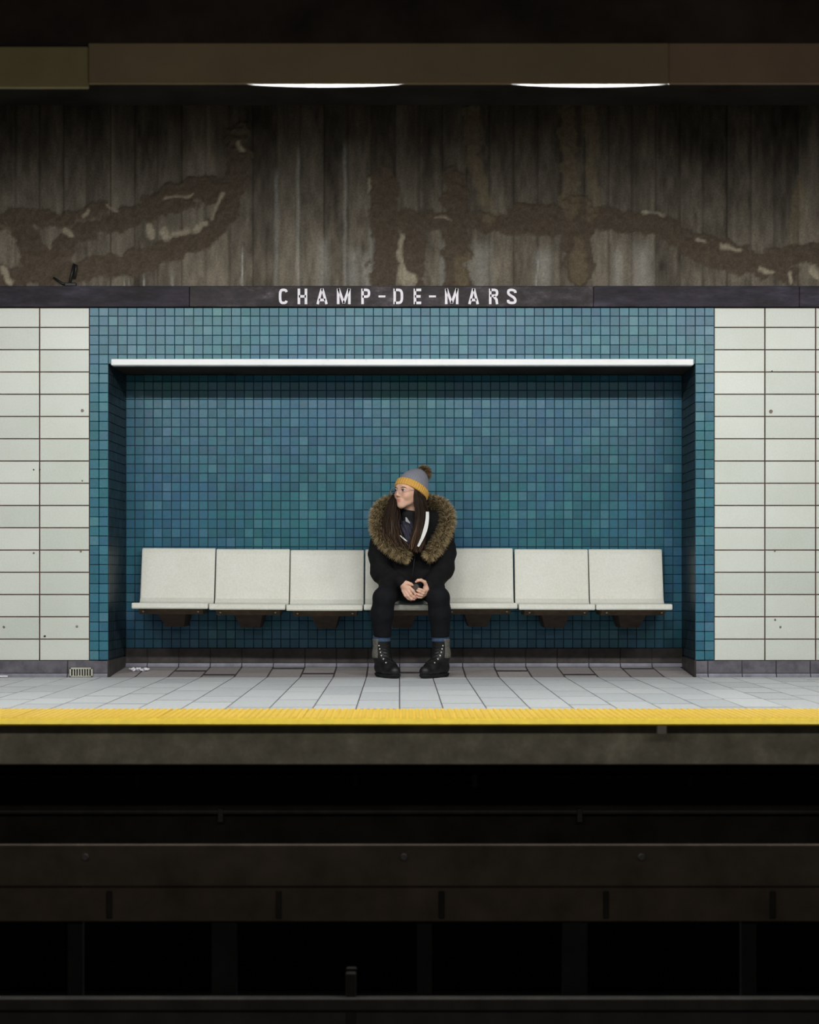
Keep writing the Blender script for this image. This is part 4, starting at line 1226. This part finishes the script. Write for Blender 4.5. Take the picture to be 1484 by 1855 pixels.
# fur trim of the hood
path = [V(776, 1006, .035), V(790, 988, .045), V(804, 965, .075), V(811, 940, .12), V(806, 922, .17), V(792, 911, .22), V(768, 907, .26), V(740, 907, .27), V(712, 908, .25), V(694, 916, .20), V(685, 932, .15), V(684, 952, .10), V(692, 972, .065), V(708, 988, .045), V(726, 1000, .035), V(737, 1007, .032)]
pth = np.array([list(v) for v in crom([Vector(p_) for p_ in path], 8)])
segl = np.concatenate([[0], np.cumsum(_len(np.diff(pth, axis=0)))])
def along(tq): return np.stack([np.interp(tq * segl[-1], segl, pth[:, k]) for k in range(3)], 1)
rad_at = lambda tq: .030 - .012 * np.clip((.04 - np.minimum(tq, 1 - tq)) / .04, 0, 1)
coref = union([(cap(pth[i], pth[i + 4], .018 if i in (0, len(pth) - 5) else .025, .018 if i + 8 > len(pth) else .025), .02) for i in range(0, len(pth) - 4, 4)])
trim = empty('hood_trim'); trim.parent = person; trim.location = POFF
o, _ = sdf_obj('core', coref, pth.min(0) - .06, pth.max(0) + .06, .005, m_fur, trim); colour_const(o.data, (.045, .028, .014))
n = 30000
tq = np.where(RNG.random(n) < .05, np.where(RNG.random(n) < .5, RNG.random(n) * .012, 1 - RNG.random(n) * .012), RNG.random(n)); ctr = along(tq); tan = along(np.clip(tq + .01, 0, 1)) - along(np.clip(tq - .01, 0, 1)); tan /= _len(tan)[:, None]
rd = rnd_dir(n); rd -= tan * (rd * tan).sum(1)[:, None]; rd /= _len(rd)[:, None]
endn = (np.minimum(tq, 1 - tq) < .012)
roots = ctr + rd * (rad_at(tq) * np.where(endn, RNG.random(n), .80))[:, None]
dirs = rd + tan * (RNG.normal(0, .35, n) + np.where(tq > .988, .9, 0) - np.where(tq < .012, .9, 0))[:, None] + RNG.normal(0, .30, (n, 3))
clump = .5 + .5 * np.sin(tq * 190 + 3 * np.arctan2(rd[:, 2], rd[:, 0]) + RNG.normal(0, .5, n))
tv = np.clip(clump * .95 - .15 + RNG.random(n) * .45, 0, 1)[:, None]
frontness = np.clip(.55 - rd[:, 1] * .6, 0, 1)[:, None]
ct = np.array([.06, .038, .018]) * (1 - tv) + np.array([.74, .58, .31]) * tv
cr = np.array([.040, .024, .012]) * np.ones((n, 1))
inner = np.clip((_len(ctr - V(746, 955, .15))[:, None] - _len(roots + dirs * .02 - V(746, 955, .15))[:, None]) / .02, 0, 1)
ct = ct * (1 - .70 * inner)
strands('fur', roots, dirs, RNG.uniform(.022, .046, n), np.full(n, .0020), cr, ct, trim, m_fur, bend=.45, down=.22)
# hood lying behind the neck
o, _ = sdf_obj('hood', union([(ell(V(746, 925, .27), (.15, .075, .09)), .04), (ell(V(746, 950, .26), (.17, .09, .10)), .04)]), (-.2, .1, .75), (.35, .42, 1.15), .006, m_coat, parka)
o.location = (0, 0, 0)

# inner clothes at the neck: black collar, grey top, white strap edges
m_top = mat('top_grey', (.040, .038, .056), .8, .2, var=.3, scale=30)
m_wh = mat('strap_white', (.66, .66, .64), .7, .3, var=.06, scale=30)
m_col = mat('collar_black', (.012, .012, .013), .85, .2)
ch = V(739, 962, .10)
o, _ = sdf_obj('top', lambda p: union([(ell(V(739, 958, .098), (.050, .040, .060)), .03), (ell(V(738, 978, .072), (.026, .022, .040)), .03)])(p) + .003 * np.sin(p[:, 0] * 260 + p[:, 2] * 120), (-.15, -.05, .70), (.25, .30, 1.0), .004, m_top, person); o.location = POFF
o, _ = sdf_obj('collar', carve(cap(NK1 + np.array([0, -.012, -.03]), NK1 + np.array([-.004, -.024, .022]), .068, .057), cap(NK1, NK0, .048, .046), .006), NK1 - .13, NK1 + .13, .004, m_col, person); o.location = POFF
def ribbon3(name, pts, wds, m, th=.004):
    pts = [Vector(p_) for p_ in pts]; mb = MB()
    n_ = len(pts); L_, R_ = [], []
    for i, p_ in enumerate(pts):
        d_ = (pts[min(i + 1, n_ - 1)] - pts[max(i - 1, 0)]).normalized(); sd = d_.cross(Vector((0, -1, .15))).normalized()
        L_.append(p_ + sd * wds[i] / 2); R_.append(p_ - sd * wds[i] / 2)
    bk_ = Vector((0, th, 0))
    vs = L_ + R_ + [q + bk_ for q in L_] + [q + bk_ for q in R_]
    fs = []
    for i in range(n_ - 1):
        fs += [(i, i + 1, n_ + i + 1, n_ + i), (2 * n_ + i, 3 * n_ + i, 3 * n_ + i + 1, 2 * n_ + i + 1), (i, 2 * n_ + i, 2 * n_ + i + 1, i + 1), (n_ + i, n_ + i + 1, 3 * n_ + i + 1, 3 * n_ + i)]
    fs += [(0, n_, 3 * n_, 2 * n_), (n_ - 1, 3 * n_ - 1, 4 * n_ - 1, 2 * n_ - 1)]
    me = fixn(mesh_from(name, [tuple(v) for v in vs], fs)); return part(name, me, m)
ribbon3('strap', crom([Vector(V(774.5, 927, .030)), Vector(V(774, 942, .010)), Vector(V(771, 958, -.006)), Vector(V(765, 975, -.012)), Vector(V(757.5, 990, -.008))], 5), list(np.linspace(.018, .024, 11)) + list(np.linspace(.024, .012, 10)), m_wh)
ribbon3('strap', [V(725, 970, .012), V(731, 975.5, .008), V(737.5, 980.5, .006)], [.005, .009, .004], m_wh)
ribbon3('collar_tip', [V(735.5, 937, .045), V(737.5, 943, .038), V(743, 948, .036)], [.006, .018, .004], mat('tip_grey', (.30, .29, .31), .8, .2))

# --- hair: long locks
def lock(mb, pts, r, sides=5):
    c_ = crom([Vector(p_) for p_ in pts], 5); n_ = len(c_)
    mb.tube(c_, [r * (.55 + .75 * math.sin(math.pi * min(1, .15 + .85 * i / (n_ - 1)) * .93)) for i in range(n_)], sides)
def hair_group(name, guides, count, spread0, spread1, rr_, seed):
    r_ = np.random.default_rng(seed); mb = MB(); cl = []
    for k in range(count):
        wgt = r_.random(len(guides)) ** 2.6; wgt /= wgt.sum()
        L_ = len(guides[0]); tt = np.linspace(0, 1, L_)
        o0 = r_.normal(0, 1, 3) * np.array([1, .6, .4]); ph = r_.uniform(0, 6.28); amp = r_.uniform(.001, .005)
        pts = []
        for i in range(L_):
            p_ = sum(wg * np.array(g_[i]) for wg, g_ in zip(wgt, guides))
            wav = np.array([math.sin(3 * o0[0] + i * 1.9 + .3 * ph), .5 * math.cos(2 * o0[1] + i * 1.6), 0]) * .0085 * tt[i]
            p_ = p_ + o0 * (spread0 + (spread1 - spread0) * tt[i]) + np.array([math.sin(ph + i * 1.7), math.cos(ph + i * 1.3) * .6, 0]) * amp * tt[i] * 1.4 + wav
            pts.append(p_)
        n0 = len(mb.v); lock(mb, pts, rr_ * r_.uniform(.6, 1.25))
        n1 = len(mb.v); b_ = r_.uniform(.55, 1.35); tip_ = r_.uniform(2.0, 7.0) if r_.random() < .35 else 1.3
        base_ = np.array([.022, .0125, .0075]) * b_
        for j in range(n1 - n0):
            u_ = j / (n1 - n0); cl.append(base_ * (1 + (tip_ - 1) * max(0, u_ - .45) * 2.2))
    me = mb.mesh(name, True)
    ca = me.color_attributes.new('Col', 'FLOAT_COLOR', 'POINT')
    ca.data.foreach_set('color', np.concatenate([np.array(cl), np.ones((len(cl), 1))], 1).astype(np.float32).ravel())
    return me
hair = empty('hair'); hair.parent = person; hair.location = POFF
gR = [[V(751.5, 893, .030), V(753, 906, .018), V(755, 930, .016), V(752, 955, .010), V(748, 978, .006), V(746, 997, .010)],
      [V(758, 899, .034), V(761, 912, .028), V(764, 932, .032), V(763, 958, .022), V(759, 980, .012), V(755, 1000, .014)],
      [V(765, 904, .058), V(769, 917, .060), V(771, 935, .070), V(769, 955, .045), V(764, 975, .025), V(760, 990, .018)]]
obj('lock', hair_group('lock', gR, 420, .005, .011, .0019, 1), m_hair, hair)['label'] = 'long wavy brown lock in front of the near shoulder'
gL = [[V(718, 893, .085), V(714, 905, .085), V(711, 925, .060), V(708, 948, .030), V(712, 972, .015), V(722, 995, .012)],
      [V(717, 893, .105), V(710, 908, .100), V(702, 928, .075), V(698, 950, .045), V(702, 972, .025), V(712, 990, .018)],
      [V(722, 896, .10), V(717, 915, .085), V(717, 932, .055), V(718, 952, .028), V(722, 975, .014), V(730, 996, .012)]]
obj('lock', hair_group('lock', gL, 520, .006, .014, .0019, 2), m_hair, hair)['label'] = 'long wavy brown lock in front of the far shoulder'
# hair mass on the back of the head and neck
o, _ = sdf_obj('back_hair', union([(ell(hl(-.030, 0, .010), (.080, .082, .085), RH), .03), (cap(hl(-.035, .045, -.02), V(768, 935, .12), .040, .030), .03), (cap(hl(-.03, -.04, -.02), V(712, 930, .13), .038, .030), .03), (cap(hl(-.06, 0, -.02), V(746, 945, .22), .05, .05), .03),
               (cap(hl(.020, .066, .02), hl(.000, .070, -.08), .014, .020), .015)]), HC - .25, HC + .25, .004, m_hair, hair); colour_const(o.data, (.022, .013, .009))

# --- trousers
trF0 = union([(ell(HIPc + np.array([0, .0, .03]), (.165, .125, .10)), .05), (cap(HPR, KNR, .088, .061), .03), (cap(HPL, KNL, .088, .061), .03),
              (cap(KNR, V(692.5, 1112, -.060), .061, .062), .03), (cap(KNL, V(797, 1112, -.060), .061, .062), .03),
              (cap(V(692, 1110, -.060), V(693, 1153, -.030), .064, .052), .03), (cap(V(797, 1110, -.060), V(798, 1153, -.030), .064, .054), .03)])
ztop = Zw(1154, -.03)
trF = lambda p: np.maximum(trF0(p) + wr(p, .0030, 60), ztop - p[:, 2])
seat_z = SZ + .000
trF2 = lambda p: np.maximum(trF(p), np.where(p[:, 1] > .062, seat_z - p[:, 2], -1))
o, _ = sdf_obj('trousers', trF2, (-.30, -.28, .15), (.40, .50, .75), .005, m_trou, person); o.location = POFF

# --- boots
def boot(sgn, heel, toe, ank, top, px_c):
    b = empty('boot'); b.parent = person; b.location = POFF
    heel = np.array(heel); toe = np.array(toe); d_ = toe - heel; Ln = _len(d_); d_ = d_ / Ln; sd = np.array([-d_[1], d_[0], 0])
    ball_ = heel + d_ * Ln * .62; z = lambda p_, h: np.array([p_[0], p_[1], h])
    outer = np.array([sgn, 0, 0])
    up = union([(cap(z(heel + d_ * .01, .050), z(ball_, .046), .041, .043), .02), (cap(z(ball_, .044), z(toe - d_ * .015, .040), .043, .035), .02),
                (cap(z(heel + d_ * .015, .07), z(ank, .13), .044, .046), .03), (cap(z(ank, .13), z(top, .245), .046, .055), .03),
                (cap(z(ank, .14), z(ball_, .062), .038, .030), .04)])
    upc = lambda p: np.maximum(np.maximum(up(p), .018 - p[:, 2]), p[:, 2] - .229)
    lo_, hi_ = np.minimum(heel, toe) - .09, np.maximum(heel, toe) + .09; lo_[2] = -.02; hi_[2] = .30
    o, _ = sdf_obj('upper', upc, lo_, hi_, .004, m_boot, b)
    so_ = union([(cap(z(heel, .03), z(ball_, .03), .043, .046), .02), (cap(z(ball_, .03), z(toe - d_ * .014, .03), .046, .037), .02)])
    soc = lambda p: np.maximum(np.maximum(so_(p), p[:, 2] - .024), .002 - p[:, 2])
    sdf_obj('sole', soc, lo_, hi_, .004, m_sole, b)
    # felt side panel of the shaft
    felt = lambda p: np.maximum(np.maximum(up(p) - .003, np.maximum(.116 + .25 * np.maximum(0, (p - z(top, 0)) @ -outer) - p[:, 2], p[:, 2] - .232)), .039 - (p - z(ank * .5 + top * .5, 0)) @ (outer * .92 + np.array([0, -.38, 0])))
    o, _ = sdf_obj('felt_panel', felt, lo_, hi_, .003, m_felt, b); o['label'] = 'grey felt panel on the outer side of the shaft'
    # folded sock edge showing above the shaft
    sk = lambda p: np.maximum(np.maximum(cap(z(top, .20), z(top, .30), .0535)(p), p[:, 2] - .252), .215 - p[:, 2])
    o, _ = sdf_obj('sock', sk, lo_, hi_, .003, m_sock, b); o['label'] = 'blue sock edge showing above the boot'
    # eyelets and laces up the front of the shaft
    fr = -np.array([0, 1., 0])
    side_front = lambda s_: fr * .82 + np.array([s_, 0, 0]) * .57
    eo, ei = [], []
    for k in range(6):
        zz = .092 + .020 * k
        u_ = np.clip((zz - .13) / .115, 0, 1); c_ = z(ank, 0) * (1 - u_) + z(top, 0) * u_
        if zz < .13: c_ = c_ + d_ * (.13 - zz) * .9
        for s_, lst in ((sgn, eo), (-sgn, ei)):
            dr_ = d_ * .86 + np.array([s_, 0, 0]) * (.22 + .075 * k); dr_ = dr_ / _len(dr_)
            # march out to the surface
            pp = np.array([z(c_, zz) + dr_ * q_ for q_ in np.linspace(.005, .12, 100)])
            vv = upc(pp); kk = np.argmax(vv > 0); lst.append(pp[kk])
    for k in range(6):
        for lst, big in ((eo, True), (ei, False)):
            ball('eyelet', lst[k], .0052 if big else .0030, m_eyelet if big else m_lace, b, n=5)
    for k in range(5):
        q_ = MB(); q_.tube([eo[k], (eo[k] + ei[k + 1]) / 2 + d_ * .010, ei[k + 1]], .0026, 5); obj('lace', q_.mesh('lace', True), m_lace, b)
        q_ = MB(); q_.tube([ei[k], (ei[k] + eo[k + 1]) / 2 + d_ * .012, eo[k + 1]], .0026, 5); obj('lace', q_.mesh('lace', True), m_lace, b)
    return b
bR = boot(-1, (Xw(691, .03), .035, 0), (Xw(717, -.15), -.165, 0), np.array([Xw(692, 0), -.005, 0]), np.array([Xw(691.5, -.02), -.020, 0]), 692)
bL = boot(1, (Xw(802, .03), .035, 0), (Xw(768, -.15), -.160, 0), np.array([Xw(799, 0), -.005, 0]), np.array([Xw(798.5, -.02), -.020, 0]), 798)
bR['label'] = 'black lace-up winter boot on the left'; bL['label'] = 'black lace-up winter boot on the right'

# --- dark pouch held in the hands
q_ = MB()
pc = W(754, 1065, -.004)
o, _ = sdf_obj('phone', rbox(pc, (.021, .0045, .025), .004, np.array(Matrix.Rotation(math.radians(-28), 3, 'Y') @ Matrix.Rotation(math.radians(12), 3, 'Z'))), pc - .06, pc + .06, .0025, mat('pouch_dark_brown', (.030, .021, .014), .5, .4, var=.4, scale=80))
tag(o, 'small dark brown object clasped between the hands', 'pouch')
for me_o in [x for x in bpy.data.objects if x.name == 'phone']: me_o.name = 'held_pouch'
